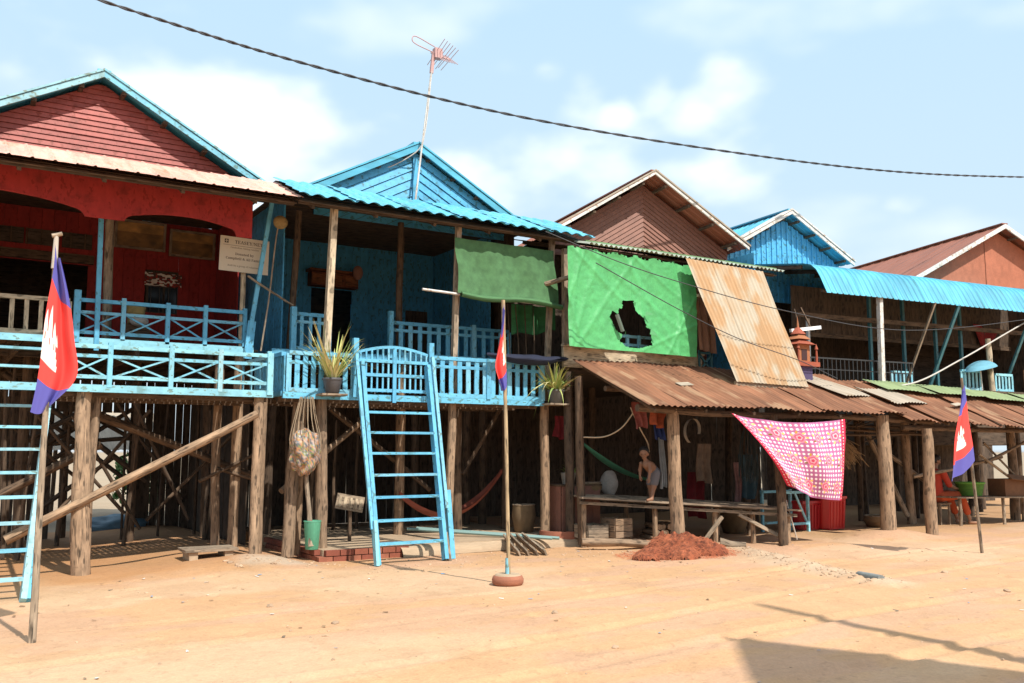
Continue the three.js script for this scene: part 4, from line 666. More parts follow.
// ================================================================ plants
function blade(L, w, bend, tw) { return surf(2, 7, (u, v) => { const s = (u - 0.5) * 2, wd = w * Math.sin(Math.PI * Math.min(0.98, 0.18 + 0.8 * v)) * (1 - 0.35 * v); return [s * wd + tw * v * v * 0.2, L * (v - bend * v * v * v * 0.5), bend * L * v * v * 0.75 + 0.25 * wd * s * s]; }); }
const leafM = [[0.46, 0.46, 0.14], [0.38, 0.42, 0.12], [0.58, 0.54, 0.22], [0.24, 0.34, 0.09], [0.64, 0.55, 0.27]].map(c => { const m = M(...c, { rough: 0.7 }); return m; });
function pottedPlant(label, x, y, z, n, L0, L1, w, lean, potM, squash) {
  const o = thing('potted_plant', label, 'plant', 'potted plants on the landing');
  mesh(o, 'pot', new THREE.LatheGeometry([[0, 0.01], [0.10, 0.01], [0.145, 0.20], [0.16, 0.21], [0.155, 0.235], [0.13, 0.23], [0.12, 0.19], [0, 0.18]].map(p => new THREE.Vector2(...p)), 20).translate(x, y, z), potM);
  box(o, 'shelf_board', x, y - 0.015, z - 0.06, 0.40, 0.03, 0.36, mats.plank);
  const gs = [0, 1, 2, 3].map(k => blade(1, w, [0.1, 0.5, 0.9, 0.3][k], [0, 0.3, -0.3, 0.1][k]));
  for (let k = 0; k < n; k++) { const m = mesh(o, 'leaf', gs[k % 4], pick(leafM)), a = rnd() * 6.283, t = lean * Math.pow(rnd(), 0.8), L = rr(L0, L1); m.position.set(x + 0.07 * Math.sin(a) * rnd(), y + 0.19, z + 0.07 * Math.cos(a) * rnd()); m.rotation.set(0, a, 0); m.rotateX(t); m.scale.set(rr(0.6, 1.4), L, L * squash * rr(0.5, 1.5)); m.rotateZ(rr(-0.15, 0.15)); }
  return settle(o, x, y, z);
}
pottedPlant('spiky yellow green potted plant beside the ladder gate of the blue house', 5.12, 2.47, -13.30, 110, 0.25, 1.1, 0.017, 0.62, M(0.10, 0.10, 0.11, { map: T.mottle, rough: 0.5 }), 0.9);
pottedPlant('leafy green potted plant at the right corner of the blue landing', 9.24, 2.44, -13.34, 150, 0.15, 0.72, 0.02, 1.0, M(0.13, 0.13, 0.12, { map: T.mottle, rough: 0.6 }), 1.1);
{
  const o = thing('potted_plant', 'small grassy plant in a pale tub on the brown chest', 'plant');
  mesh(o, 'pot', new THREE.CylinderGeometry(0.14, 0.11, 0.2, 16).translate(9.78, 1.13, -13.75), M(0.4, 0.36, 0.3, { map: T.mottle }));
  for (let k = 0; k < 26; k++) { const m = mesh(o, 'leaf', cached('bl' + k % 2, () => blade(1, 0.014, 0.6 * (k % 2) + 0.2, 0.1)), leafM[3]); m.position.set(9.82 + rr(-0.06, 0.1), 1.2, -13.75 + rr(-0.06, 0.06)); m.rotation.set(0, rnd() * 6.28, 0); m.rotateX(rr(0.1, 0.8)); m.scale.set(1, rr(0.2, 0.4), 0.3); }
  settle(o, 9.78, 1.03, -13.75);
}

// ================================================================ things on and under the red house
{
  const o = thing('notice_board', 'cream printed notice board on the porch of the red house', 'sign');
  const st = canvasTex(512, 360, (c, w, h) => { c.fillStyle = '#c9bda8'; c.fillRect(0, 0, w, h); c.fillStyle = '#3d2f2a'; c.fillRect(44, 30, 40, 40); c.fillStyle = '#c9bda8'; c.fillRect(60, 34, 8, 32); c.fillRect(48, 46, 32, 6); c.fillStyle = '#3d2f2a'; c.textAlign = 'center'; c.font = 'bold 46px serif'; c.fillText('TEASEY/NET', 296, 68); c.fillRect(30, 88, w - 60, 3); c.font = '22px serif'; c.fillText('Cambodian Fishing Families', 256, 120); c.font = 'bold 34px serif'; c.fillText('Donated by', 256, 188); c.font = 'bold 34px serif'; c.fillText('Campbell & Ali Family', 256, 236); c.font = '24px serif'; c.fillText('Built by a group of volunteers', 256, 308); });
  const b = mesh(o, 'board', new THREE.BoxGeometry(0.80, 0.57, 0.02), [mats.white, mats.white, mats.white, mats.white, new THREE.MeshStandardMaterial({ map: st, roughness: 0.7 }), mats.white]); b.position.set(4.20, 4.79, -14.98); b.rotation.z = -0.02;
  settle(o, 4.2, 4.5, -14.98);
}
{
  const pic = (seed, base) => tex(128, (u, v) => { const f = fbm(u * 5 + seed, v * 4 + seed, seed, 4), s = v > 0.6 ? 0.25 : 0; const k = clamp(f * 1.3 - 0.15); return [base[0] * (0.45 + k * 0.7 + s), base[1] * (0.40 + k * 0.6 + s), base[2] * (0.3 + k * 0.5 + s)]; }, 1);
  for (const [x, y, w, hh, s, lab] of [[3.17, 5.67, 0.91, 0.54, 3.1, 'wide framed picture hanging left of the other above the red porch'], [4.13, 5.60, 0.86, 0.52, 8.7, 'framed picture hanging right of its neighbour, behind the notice board']]) {
    const o = thing('framed_picture', lab, 'picture', 'pictures on the red porch wall');
    const m = mesh(o, 'print', new THREE.PlaneGeometry(w - 0.08, hh - 0.08), new THREE.MeshStandardMaterial({ map: pic(s, [0.6, 0.5, 0.34]), roughness: 0.4 })); m.position.set(x, y, -18.345); m.rotation.x = 0.06;
    for (const d of [-1, 1]) { box(o, 'frame_side', x + d * (w / 2 - 0.02), y, -18.33, 0.045, hh, 0.03, mats.plank[0], 0, 0.06); box(o, 'frame_rail', x, y + d * (hh / 2 - 0.02), -18.335 + d * 0.014, w, 0.045, 0.03, mats.plank[0], 0, 0.06); }
    settle(o, x, y - hh / 2, -18.35);
  }
  const vt = tex(128, (u, v) => { const a = vn(u * 14, v * 9, 2), b = vn(u * 22, v * 14, 5); return a > 0.6 ? [0.85, 0.8, 0.75] : b > 0.6 ? [0.6, 0.18, 0.14] : [0.3, 0.22, 0.2]; }, 1);
  const v = mesh(scene, 'window_valance', surf(24, 4, (u, w) => [3.28 + u * 0.67, 4.73 + w * 0.25, -18.33 + 0.015 * Math.sin(u * 40)]), new THREE.MeshStandardMaterial({ map: vt, roughness: 0.9, side: THREE.DoubleSide })); v.userData = { label: 'flowery short curtain over the barred window of the red house', category: 'curtain' };
  const y = thing('wicker_basket', 'yellowish basket behind the upper railing of the red house', 'basket');
  mesh(y, 'body', new THREE.CylinderGeometry(0.15, 0.12, 0.3, 14).translate(2.7, 3.79, -15.7), M(0.5, 0.36, 0.13, { map: T.weave })); mesh(y, 'white_cloth', new THREE.IcosahedronGeometry(0.13, 2).scale(1.1, 0.7, 0.9).translate(2.72, 3.66, -15.5), M(0.6, 0.58, 0.55, { map: T.mottle })); box(y, 'stool', 2.7, 3.44, -15.7, 0.4, 0.36, 0.3, mats.darkwood);
  settle(y, 2.7, 3.26, -15.7);
  const p = thing('landing_net', 'round straw headed pole leaning between the red and blue houses', 'net');
  log(p, 'handle', [4.40, 3.2, -14.6], [4.64, 5.25, -14.62], 0.014, 0.012, mats.plank[2]); mesh(p, 'round_head', new THREE.IcosahedronGeometry(0.12, 3).scale(1, 0.95, 0.7).translate(4.67, 5.33, -14.62), M(0.5, 0.34, 0.14, { map: T.weave })); settle(p, 4.4, 3.2, -14.6);
  const q = mesh(scene, 'tie_pole', logGeo(1.05, 0.02, 0.018, 5.5), mats.plank[2]); orient(q, V3(4.15, 4.40, -14.65), V3(5.1, 4.05, -15.1)); q.userData = { label: 'grey pole tied across the gap between the red and blue houses', category: 'pole' };
}
{ // things in the light behind the red house
  const b = thing('bush', 'small green bush in the sun behind the red house', 'bush'); const gs = [0, 1, 2].map(k => blade(0.22, 0.05, 0.4 + 0.2 * k, 0));
  for (const a of [0, 1, 2]) log(b, 'stem', [4.05, 0, -22.2], [3.85 + a * 0.2, 0.8, -22.2 + 0.1 * a], 0.03, 0.012, mats.darkwood);
  const parts = []; for (let k = 0; k < 260; k++) { const g = gs[k % 3].clone(), m = new THREE.Matrix4().makeRotationFromEuler(new THREE.Euler(rr(0, 2), rr(0, 6), rr(0, 1))); g.applyMatrix4(m); const a = rnd() * 6.28, r = Math.cbrt(rnd()) * 0.55; g.translate(4.05 + Math.cos(a) * r, 1.0 + rr(-0.5, 0.5), -22.2 + Math.sin(a) * r); parts.push(g); }
  mesh(b, 'foliage', mergeGeometries(parts), M(0.10, 0.22, 0.05, { rough: 0.7 })).userData.kind = 'stuff'; settle(b, 4.05, 0, -22.2);
  const t = mesh(scene, 'tarpaulin_heap', new THREE.SphereGeometry(1, 26, 14, 0, 6.2832, 0, 1.6), M(0.16, 0.30, 0.42, { map: T.mottle, rough: 0.6 })); { const p = t.geometry.attributes.position; for (let i = 0; i < p.count; i++) { const k = 0.75 + 0.5 * vn(p.getX(i) * 3 + 9, p.getY(i) * 3 + 9, p.getZ(i) * 3 + 9); p.setXYZ(i, p.getX(i) * k * 0.75, p.getY(i) * k * 0.35, p.getZ(i) * k * 0.5); } t.geometry.computeVertexNormals(); } t.position.set(3.35, -0.03, -20.6); t.userData = { label: 'grey blue tarpaulin heap on the ground behind the red house', category: 'tarpaulin' };
  const r = thing('shed_roof', 'low pale tin shed roof seen through the posts of the red house', 'shed'); roofing(r, 'roof_sheet', [0.4, 2.6, -25], [1, 0, 0], [0, -0.4, 1], 4.4, 5, flat(2.6), mats.greyroof, { pitch: 0.13, amp: 0.02 }); for (const x of [0.6, 2.6, 4.6]) { log(r, 'post', [x, -0.1, -22.8], [x, 1.75, -22.8], 0.05, 0.05, mats.darkwood); log(r, 'post', [x, -0.1, -24.9], [x, 2.6, -24.9], 0.05, 0.05, mats.darkwood); } settle(r, 2.6, 0, -24);
  for (const [x, z, w, l, lab] of [[3.55, -14.0, 0.75, 0.5, 'low weathered board on blocks beside the cemented corner post']]) { const o = thing('plank_step', lab, 'plank'); for (let k = 0; k < 3; k++) box(o, 'plank', x, 0.20 + rr(0, 0.006), z - 0.18 + k * 0.17, w, 0.035, 0.16, mats.plank); for (const d of [-1, 1]) box(o, 'block', x + d * 0.25, 0.1, z, 0.12, 0.17, 0.4, mats.concrete); settle(o, x, 0, z); }
}

// ================================================================ things on and under the blue house
{
  const cM = M(0.10, 0.25, 0.10, { map: T.weave, rough: 0.9 });
  const c1 = thing('shade_net', 'green shade net hanging from the eave of the blue house', 'shade net');
  const g = surf(60, 30, (u, v) => { const sag = 0.10 * Math.sin(u * Math.PI) * (1 - v) , bot = mix(4.24, 4.20, u) - 0.05 * Math.sin(u * 7) ; return [7.36 + u * 2.02 + 0.06 * (1 - v) * (u - 0.4) + 0.03 * Math.sin(v * 5), mix(bot, 5.20, v) - sag * 0.4 + 0.015 * Math.sin(u * 30) * (1 - v), -13.56 + 0.04 * Math.sin(u * 17 + v * 2) * (0.4 + 0.6 * (1 - v)) + 0.03 * (fbm(u * 6, v * 4, 2, 3) - 0.5) + 0.10 * (1 - v) * (1 - v)]; });
  for (let i = 0, uv = g.attributes.uv; i < uv.count; i++) uv.setXY(i, uv.getX(i) * 2, uv.getY(i)); mesh(c1, 'net', g, cM);
  mesh(c1, 'rolled_hem', surf(40, 8, (u, v) => { const a = v * 6.2832, r = 0.035 + 0.02 * vn(u * 8, 3); return [7.4 + u * 2.05, 4.22 - 0.04 * u - 0.03 * Math.sin(u * 7) + r * Math.sin(a), -13.44 + r * Math.cos(a)]; }), cM); settle(c1, 8.4, 4.2, -13.44);
  const p = mesh(scene, 'curtain_pole', logGeo(2.5, 0.022, 0.02, 7.1, 0.04), mats.white); orient(p, V3(6.72, 4.25, -13.50), V3(9.2, 4.18, -13.50)); p.userData = { label: 'white pole lying below the green shade net', category: 'pole' };
  const c2 = mesh(scene, 'shade_net', surf(30, 14, (u, v) => [8.92 + u * 1.0, mix(3.72 + 0.14 * u, 4.30, v) + 0.04 * Math.sin(u * 9) * (1 - v), -14.3 + 0.04 * Math.sin(u * 18)]), M(0.05, 0.26, 0.09, { map: T.weave })); c2.name = numbered('shade_net'); c2.userData = { label: 'darker green net drooping behind the landing corner post', category: 'shade net' };
  const w = mesh(scene, 'tie_pole', logGeo(0.6, 0.045, 0.04, 3.3), mats.plank[1]); w.name = 'tie_pole_001'; orient(w, V3(9.10, 4.55, -13.55), V3(9.66, 4.74, -13.2)); w.userData = { label: 'short weathered log end between shade net and green tarpaulin', category: 'pole' };
  // navy cloth slung along the railing
  const n = mesh(scene, 'slung_cloth', surf(40, 12, (u, v) => { const a = v * 6.2832, r = 0.11 * Math.pow(Math.sin(Math.PI * clamp(u, 0.001, 0.999)), 0.6) + 0.012; return [7.80 + u * 1.66, 3.22 - 0.06 * Math.sin(u * Math.PI) + r * 0.75 * Math.sin(a) + 0.03 * (vn(u * 7, v * 4) - 0.5), -13.28 + r * 1.3 * Math.cos(a)]; }), M(0.012, 0.018, 0.05, { map: T.weave })); n.userData = { label: 'navy cloth slung along the railing of the blue landing', category: 'cloth' };
  for (let k = 0; k < 4; k++) { const r = mesh(scene, 'fishing_rod', logGeo(1.05, 0.012, 0.008, k * 2.2), mats.darkwood[2]); r.name = numbered('fishing_rod'); orient(r, V3(8.85 + k * 0.17, 3.27, -14.2), V3(8.80 + k * 0.19, 4.25, -14.25)); r.userData = { label: ['leftmost thin upright stick behind the navy cloth', 'second thin upright stick from the left behind the navy cloth', 'third thin upright stick from the left behind the navy cloth', 'rightmost thin upright stick behind the navy cloth'][k], category: 'stick', group: 'sticks behind the railing' }; }
  const al = thing('altar', 'orange brown carved altar shelf on the blue porch wall', 'altar'), AX = 6.97, AY = 5.15, AZ = -18.2; box(al, 'case', AX, AY, AZ, 1.02, 0.28, 0.24, M(0.30, 0.09, 0.035, { map: T.wood })); box(al, 'crown', AX, AY + 0.18, AZ, 1.1, 0.05, 0.28, M(0.33, 0.11, 0.04, { map: T.wood })); for (const x of [-0.36, 0, 0.36]) box(al, 'panel', AX + x, AY, AZ + 0.125, 0.28, 0.19, 0.02, M(0.36, 0.13, 0.05, { map: T.wood })); mesh(al, 'paper_lantern', new THREE.SphereGeometry(0.11, 16, 12).scale(1, 1.4, 1).translate(AX + 0.46, AY + 0.18, AZ + 0.2), M(0.5, 0.25, 0.18, { map: T.mottle })); settle(al, AX, AY - 0.14, AZ);
  // hanging bag in strings
  const bag = thing('rubbish_bag', 'stringy bag of mixed rubbish hanging by the leaning posts', 'bag');
  const bg = new THREE.SphereGeometry(1, 60, 44), bp = bg.attributes.position, col = []; const cols = [[0.36, 0.34, 0.33], [0.28, 0.21, 0.17], [0.42, 0.30, 0.24], [0.10, 0.11, 0.12], [0.45, 0.20, 0.08], [0.22, 0.26, 0.08], [0.40, 0.37, 0.38]];
  for (let i = 0; i < bp.count; i++) { const x = bp.getX(i), y = bp.getY(i), z = bp.getZ(i), k = 0.8 + 0.45 * vn(x * 3 + 9, y * 3 + 9, z * 3 + 9); bp.setXYZ(i, x * k * 0.23 * (1 - 0.25 * Math.min(0, y) * -1), y * k * 0.33, z * k * 0.19); col.push(...cols[Math.floor(vn(x * 13 + 20, y * 13 + 20, z * 13 + 20) * 6.99)]); }
  bg.setAttribute('color', new THREE.Float32BufferAttribute(col, 3)); bg.computeVertexNormals(); mesh(bag, 'contents', bg.translate(4.76, 1.60, -13.42), M(1, 1, 1, { vc: true, rough: 0.5 }));
  const net = []; for (let k = 0; k < 16; k++) { const a = k / 16 * 6.2832; net.push(new THREE.TubeGeometry(new THREE.CatmullRomCurve3([V3(4.78 + 0.10 * Math.cos(a), 2.42, -13.45 + 0.03 * Math.sin(a)), V3(4.76 + 0.17 * Math.cos(a), 2.1, -13.43 + 0.08 * Math.sin(a)), V3(4.76 + 0.235 * Math.cos(a), 1.75, -13.42 + 0.19 * Math.sin(a)), V3(4.77 + 0.14 * Math.cos(a), 1.36, -13.42 + 0.12 * Math.sin(a))]), 10, 0.005, 4)); } mesh(bag, 'net_strings', mergeGeometries(net), M(0.35, 0.26, 0.17)); settle(bag, 4.76, 1.3, -13.42);
  // green bucket with a stick
  const bu = thing('bucket', 'green plastic bucket standing on the brick corner', 'bucket'); mesh(bu, 'body', new THREE.LatheGeometry([[0, 0], [0.095, 0], [0.125, 0.40], [0.135, 0.41], [0.125, 0.42], [0.115, 0.40], [0.085, 0.03], [0, 0.03]].map(p => new THREE.Vector2(...p)), 24).translate(4.94, 0.165, -13.52), M(0.12, 0.42, 0.26, { map: T.mottle, rough: 0.5 })); log(bu, 'driftwood', [4.94, 0.22, -13.52], [4.85, 1.25, -13.55], 0.05, 0.03, mats.plank[2], { rough: 0.4, bend: 0.12, nl: 12 }); settle(bu, 4.94, 0.165, -13.52);
  const sg = thing('small_board', 'tilted pale board on a stake under the blue house', 'board'); box(sg, 'stake', 5.9, 0.42, -14.42, 0.05, 0.6, 0.04, mats.darkwood[2]); const bb = box(sg, 'board', 5.88, 0.78, -14.38, 0.48, 0.25, 0.02, mats.plank[2], 0, 0, -0.18); for (let k = 0; k < 5; k++) box(sg, 'slat', 5.70 + k * 0.09, 0.81 - k * 0.016, -14.362, 0.05, 0.17, 0.012, mats.cream, 0, 0, -0.18); settle(sg, 5.9, 0.12, -14.4);
  const hm = mesh(scene, 'hammock', surf(40, 10, (u, v) => { const y = 0.42 + 2.3 * Math.pow(u - 0.42, 2); const s = (v - 0.5); return [7.05 + u * 2.1, y + 0.4 * s * s, -15 + s * 0.35 * Math.sin(Math.PI * clamp(u, 0.05, 0.95))]; }), M(0.40, 0.10, 0.06, { map: T.weave })); hm.userData = { label: 'red hammock slung between posts under the blue house', category: 'hammock' };
  const pl = thing('plank_pile', 'grey planks propped on the lip of the plinth', 'planks'); for (let k = 0; k < 4; k++) { const m = beam(pl, 'plank', [8.20 + k * 0.14, 0.20, -13.35 - 0.03 * k], [7.86 + k * 0.13, 0.03, -12.35 + 0.05 * k], 0.12, 0.025, mats.plank); } settle(pl, 8, 0, -12.8);
  for (let k = 0; k < 2; k++) { const m = mesh(scene, 'pipe', logGeo(2.6, 0.028, 0.028, k, 0.02, 10, 3, 0), M(0.22, 0.34, 0.32, { rough: 0.5 })); m.name = numbered('pipe'); orient(m, V3(7.5 + k * 0.2, 0.2 + 0.03, -14.6), V3(8.6 + k * 0.12, 0.17, -13.35)); m.position.y += 0.02; m.userData = { label: k ? 'grey green pipe nearer the clay ring on the plinth' : 'grey green pipe nearer the ladder on the plinth', category: 'pipe', group: 'pipes on the plinth' }; }
  // antenna
  const an = thing('antenna', 'red television antenna on a thin mast above the blue gable', 'antenna'); log(an, 'mast', [7.48, 6.2, -15.42], [7.80, 8.95, -15.42], 0.02, 0.016, mats.white, { rough: 0.02, bend: 0.004 });
  const aM = M(0.46, 0.28, 0.27, { rough: 0.6 }), ap = [[7.50, 9.38], [8.08, 9.22]]; beam(an, 'boom', [7.78, 9.28, -15.42], [8.15, 9.16, -15.3], 0.03, 0.03, aM); beam(an, 'clamp', [7.80, 8.86, -15.42], [7.84, 9.26, -15.42], 0.06, 0.05, aM);
  for (let k = 0; k < 6; k++) { const x = 7.86 + k * 0.06; beam(an, 'element', [x - 0.03, 9.12 - 0.04 * (k % 2), -15.66], [x + 0.06, 9.46 - 0.03 * k, -15.1], 0.009, 0.009, aM); beam(an, 'element', [x, 9.36, -15.55], [x + 0.1, 9.06, -15.2], 0.009, 0.009, aM); }
  box(an, 'balun_box', 7.92, 9.27, -15.4, 0.16, 0.2, 0.12, aM); tube(an, 'loop', [[7.86, 9.40, -15.4], [7.46, 9.56, -15.5], [7.42, 9.50, -15.5], [7.44, 9.44, -15.5], [7.86, 9.26, -15.38]], 0.010, aM, 40); tube(an, 'cable', [[7.80, 8.9, -15.4], [7.66, 7.62, -15.4], [7.60, 7.35, -15.46], [7.2, 7.02, -15.7], [6.6, 6.75, -15.78]], 0.012, mats.white, 30); settle(an, 7.5, 6.2, -15.42);
}

// ================================================================ under the lean-to
{
  const o = thing('platform_bench', 'long weathered plank platform under the rusty lean-to', 'bench');
  const FL = V3(9.37, 0.84, -12.8), FR = V3(13.14, 0.57, -11.5), b = V3(0.326, 0.02, -0.945);
  for (let k = 0; k < 9; k++) { const p = FL.clone().addScaledVector(b, k * 0.19), q = FR.clone().addScaledVector(b, k * 0.19); beam(o, 'plank', [p.x + rr(-0.05, 0.05), p.y + rr(-0.006, 0.006), p.z], [q.x + rr(-0.08, 0.08), q.y, q.z], 0.03, 0.175, mats.plank).rotateY(0); }
  const at = (t, s) => FL.clone().lerp(FR, t).addScaledVector(b, s);
  for (const s of [0.05, 1.5]) { const p = at(0.0, s), q = at(1, s); beam(o, 'edge_beam', [p.x, p.y - 0.09, p.z], [q.x, q.y - 0.09, q.z], 0.05, 0.12, mats.plank[1]); for (const t of [0.02, 0.34, 0.62, 0.80, 0.97]) { const l = at(t, s + 0.07); log(o, 'leg', [l.x, groundY(l.x, l.z) - 0.03, l.z], [l.x, l.y - 0.12, l.z], 0.045, 0.045, mats.post); } }
  const c = at(0.97, 0.02), d = at(0.72, 0.02); beam(o, 'leg_brace', [c.x - 0.12, 0.06, c.z], [d.x, 0.52, d.z], 0.06, 0.04, mats.plank); const e = at(0.62, 0), f = at(0.55, 0); beam(o, 'leg_brace', [f.x, 0.06, f.z], [e.x + 0.1, 0.48, e.z], 0.06, 0.04, mats.plank[2]);
  settle(o, 11.2, 0, -12.6);
}
function crate(label, x, y, z, w, h, d, m, group) { const o = thing('wooden_crate', label, 'crate', group); for (let k = 0; k < 3; k++) { const yy = y + h * (0.18 + 0.32 * k); box(o, 'slat', x, yy, z + d / 2, w, h * 0.29, 0.02, m); box(o, 'slat', x, yy, z - d / 2, w, h * 0.29, 0.02, m); box(o, 'slat', x - w / 2, yy, z, 0.02, h * 0.29, d - 0.03, m); box(o, 'slat', x + w / 2, yy, z, 0.02, h * 0.29, d - 0.03, m); } box(o, 'bottom', x, y + 0.02, z, w - 0.03, 0.02, d - 0.03, m); for (const a of [-1, 1]) for (const b of [-1, 1]) box(o, 'corner_post', x + a * (w / 2 - 0.03), y + h / 2, z + b * (d / 2 - 0.03), 0.035, h, 0.035, m); return settle(o, x, y, z); }
crate('low wooden crate at the left below the platform', 9.72, 0.14, -13.0, 0.42, 0.24, 0.4, mats.plank, 'crates below the platform'); crate('taller wooden crate in the middle below the platform', 10.16, 0.14, -12.86, 0.36, 0.34, 0.4, mats.post, 'crates below the platform');
{
  const l = mesh(scene, 'log', logGeo(1.5, 0.07, 0.06, 33, 0.15), mats.post[1]); orient(l, V3(9.35, 0.13, -12.5), V3(10.4, 0.08, -11.95)); l.userData = { label: 'grey log lying along the front of the platform', category: 'log', group: 'loose logs' };
  const s = mesh(scene, 'log', logGeo(0.42, 0.075, 0.05, 39, 0.3, 12, 8, 0.1), mats.plank[1]); s.name = 'log_001'; orient(s, V3(11.40, 0.06, -11.55), V3(11.62, 0.06, -11.35)); s.userData = { label: 'short stump of log to the right of the orange net pile', category: 'log', group: 'loose logs' };
  const c = thing('storage_chest', 'reddish brown board chest under the eave of the lean-to', 'chest'); for (let k = 0; k < 5; k++) box(c, 'board', 9.55 + k * 0.165, 0.58, -13.5, 0.158, 0.84, 0.025, mats.brown); for (let k = 0; k < 4; k++) box(c, 'board', 9.46, 0.58, -13.6 - k * 0.15, 0.025, 0.84, 0.143, mats.brown); box(c, 'lid', 9.88, 1.015, -13.8, 0.9, 0.03, 0.66, mats.darkwood); settle(c, 9.9, 0.15, -13.8);
}
{ // heap of orange fishing net
  const o = thing('fishing_net_pile', 'heap of rusty orange fishing net on the sand', 'net');
  const C = [9.98, 0, -11.2], H = (x, z) => { let h = 0; for (const [a, b, r, k] of [[0, -0.05, 0.42, 0.27], [0.38, -0.16, 0.34, 0.29], [-0.46, 0.12, 0.34, 0.15], [0.78, -0.24, 0.28, 0.21], [-0.22, 0.26, 0.4, 0.17], [0.16, -0.32, 0.34, 0.28], [-0.78, 0.22, 0.2, 0.10], [0.5, 0.16, 0.36, 0.2]]) { const q = ((x - a) ** 2 + (z - b) ** 2) / (r * r); if (q < 1) h = Math.max(h, k * Math.pow(1 - q, 0.45)); } return h; };
  const g = surf(120, 90, (u, v) => { const x = -1 + 2.2 * u, z = -0.85 + 1.6 * v, h = H(x, z), n = fbm(x * 9 + 20, z * 9 + 20, 4, 4) - 0.5, f = Math.abs(vn(x * 14 + 8, z * 14 + 8, 6) - 0.5); return [C[0] + x + 0.07 * n, Math.max(-0.03, h * (1 + 0.9 * n) - 0.09 * f * (h > 0.02 ? 1 : 0)) + (h > 0 ? 0.005 : -0.02) + groundY(C[0] + x, C[2] + z), C[2] + z]; }, (u, v) => H(-1 + 2.2 * u, -0.85 + 1.6 * v) > 0.015);
  const nm = tex(512, (u, v) => { const a = pf(u, v, 70, 70, 2.2, 3), b = pf(u, v, 9, 9, 5.5, 4), q = 0.4 + 0.75 * a; return [q * (0.92 + 0.3 * (b - 0.5)), q * (0.9 + 0.5 * (b - 0.5)), q * (0.9 + 0.6 * (b - 0.5))]; }, 1);
  mesh(o, 'net_body', g, M(0.40, 0.11, 0.045, { map: nm, bump: T.sandBump, bs: 0.03, rough: 0.95 }));
  const st = []; for (let k = 0; k < 4200; k++) { const a = rnd() * 6.283, r = Math.sqrt(rnd()), x = 0.1 + Math.cos(a) * r * 1.12, z = -0.02 + Math.sin(a) * r * 0.72, h = H(x, z); if (h < 0.03 && rnd() < 0.6) continue; const y = (h < 0.03 ? 0.02 : h * rr(0.85, 1.06)) + groundY(C[0] + x, C[2] + z); const dx = rr(-0.07, 0.07), dz = rr(-0.07, 0.07), w = rr(0.001, 0.003), q = [[x - dx, y - 0.02, z - dz], [x, y + rr(-0.01, 0.012), z], [x + dx, y - 0.02, z + dz]]; const gg = new THREE.BufferGeometry(), P = []; for (let i = 0; i < 2; i++) { const A = q[i], B = q[i + 1]; P.push(A[0] + C[0], A[1], A[2] + C[2], B[0] + C[0], B[1], B[2] + C[2], B[0] + C[0] + w, B[1] + w, B[2] + C[2], A[0] + C[0], A[1], A[2] + C[2], B[0] + C[0] + w, B[1] + w, B[2] + C[2], A[0] + C[0] + w, A[1] + w, A[2] + C[2]); } gg.setAttribute('position', new THREE.Float32BufferAttribute(P, 3)); gg.computeVertexNormals(); st.push(gg); }
  mesh(o, 'net_strands', mergeGeometries(st), M(0.42, 0.13, 0.06, { rough: 0.95 })).userData.kind = 'stuff'; settle(o, C[0], 0, C[2]);
}
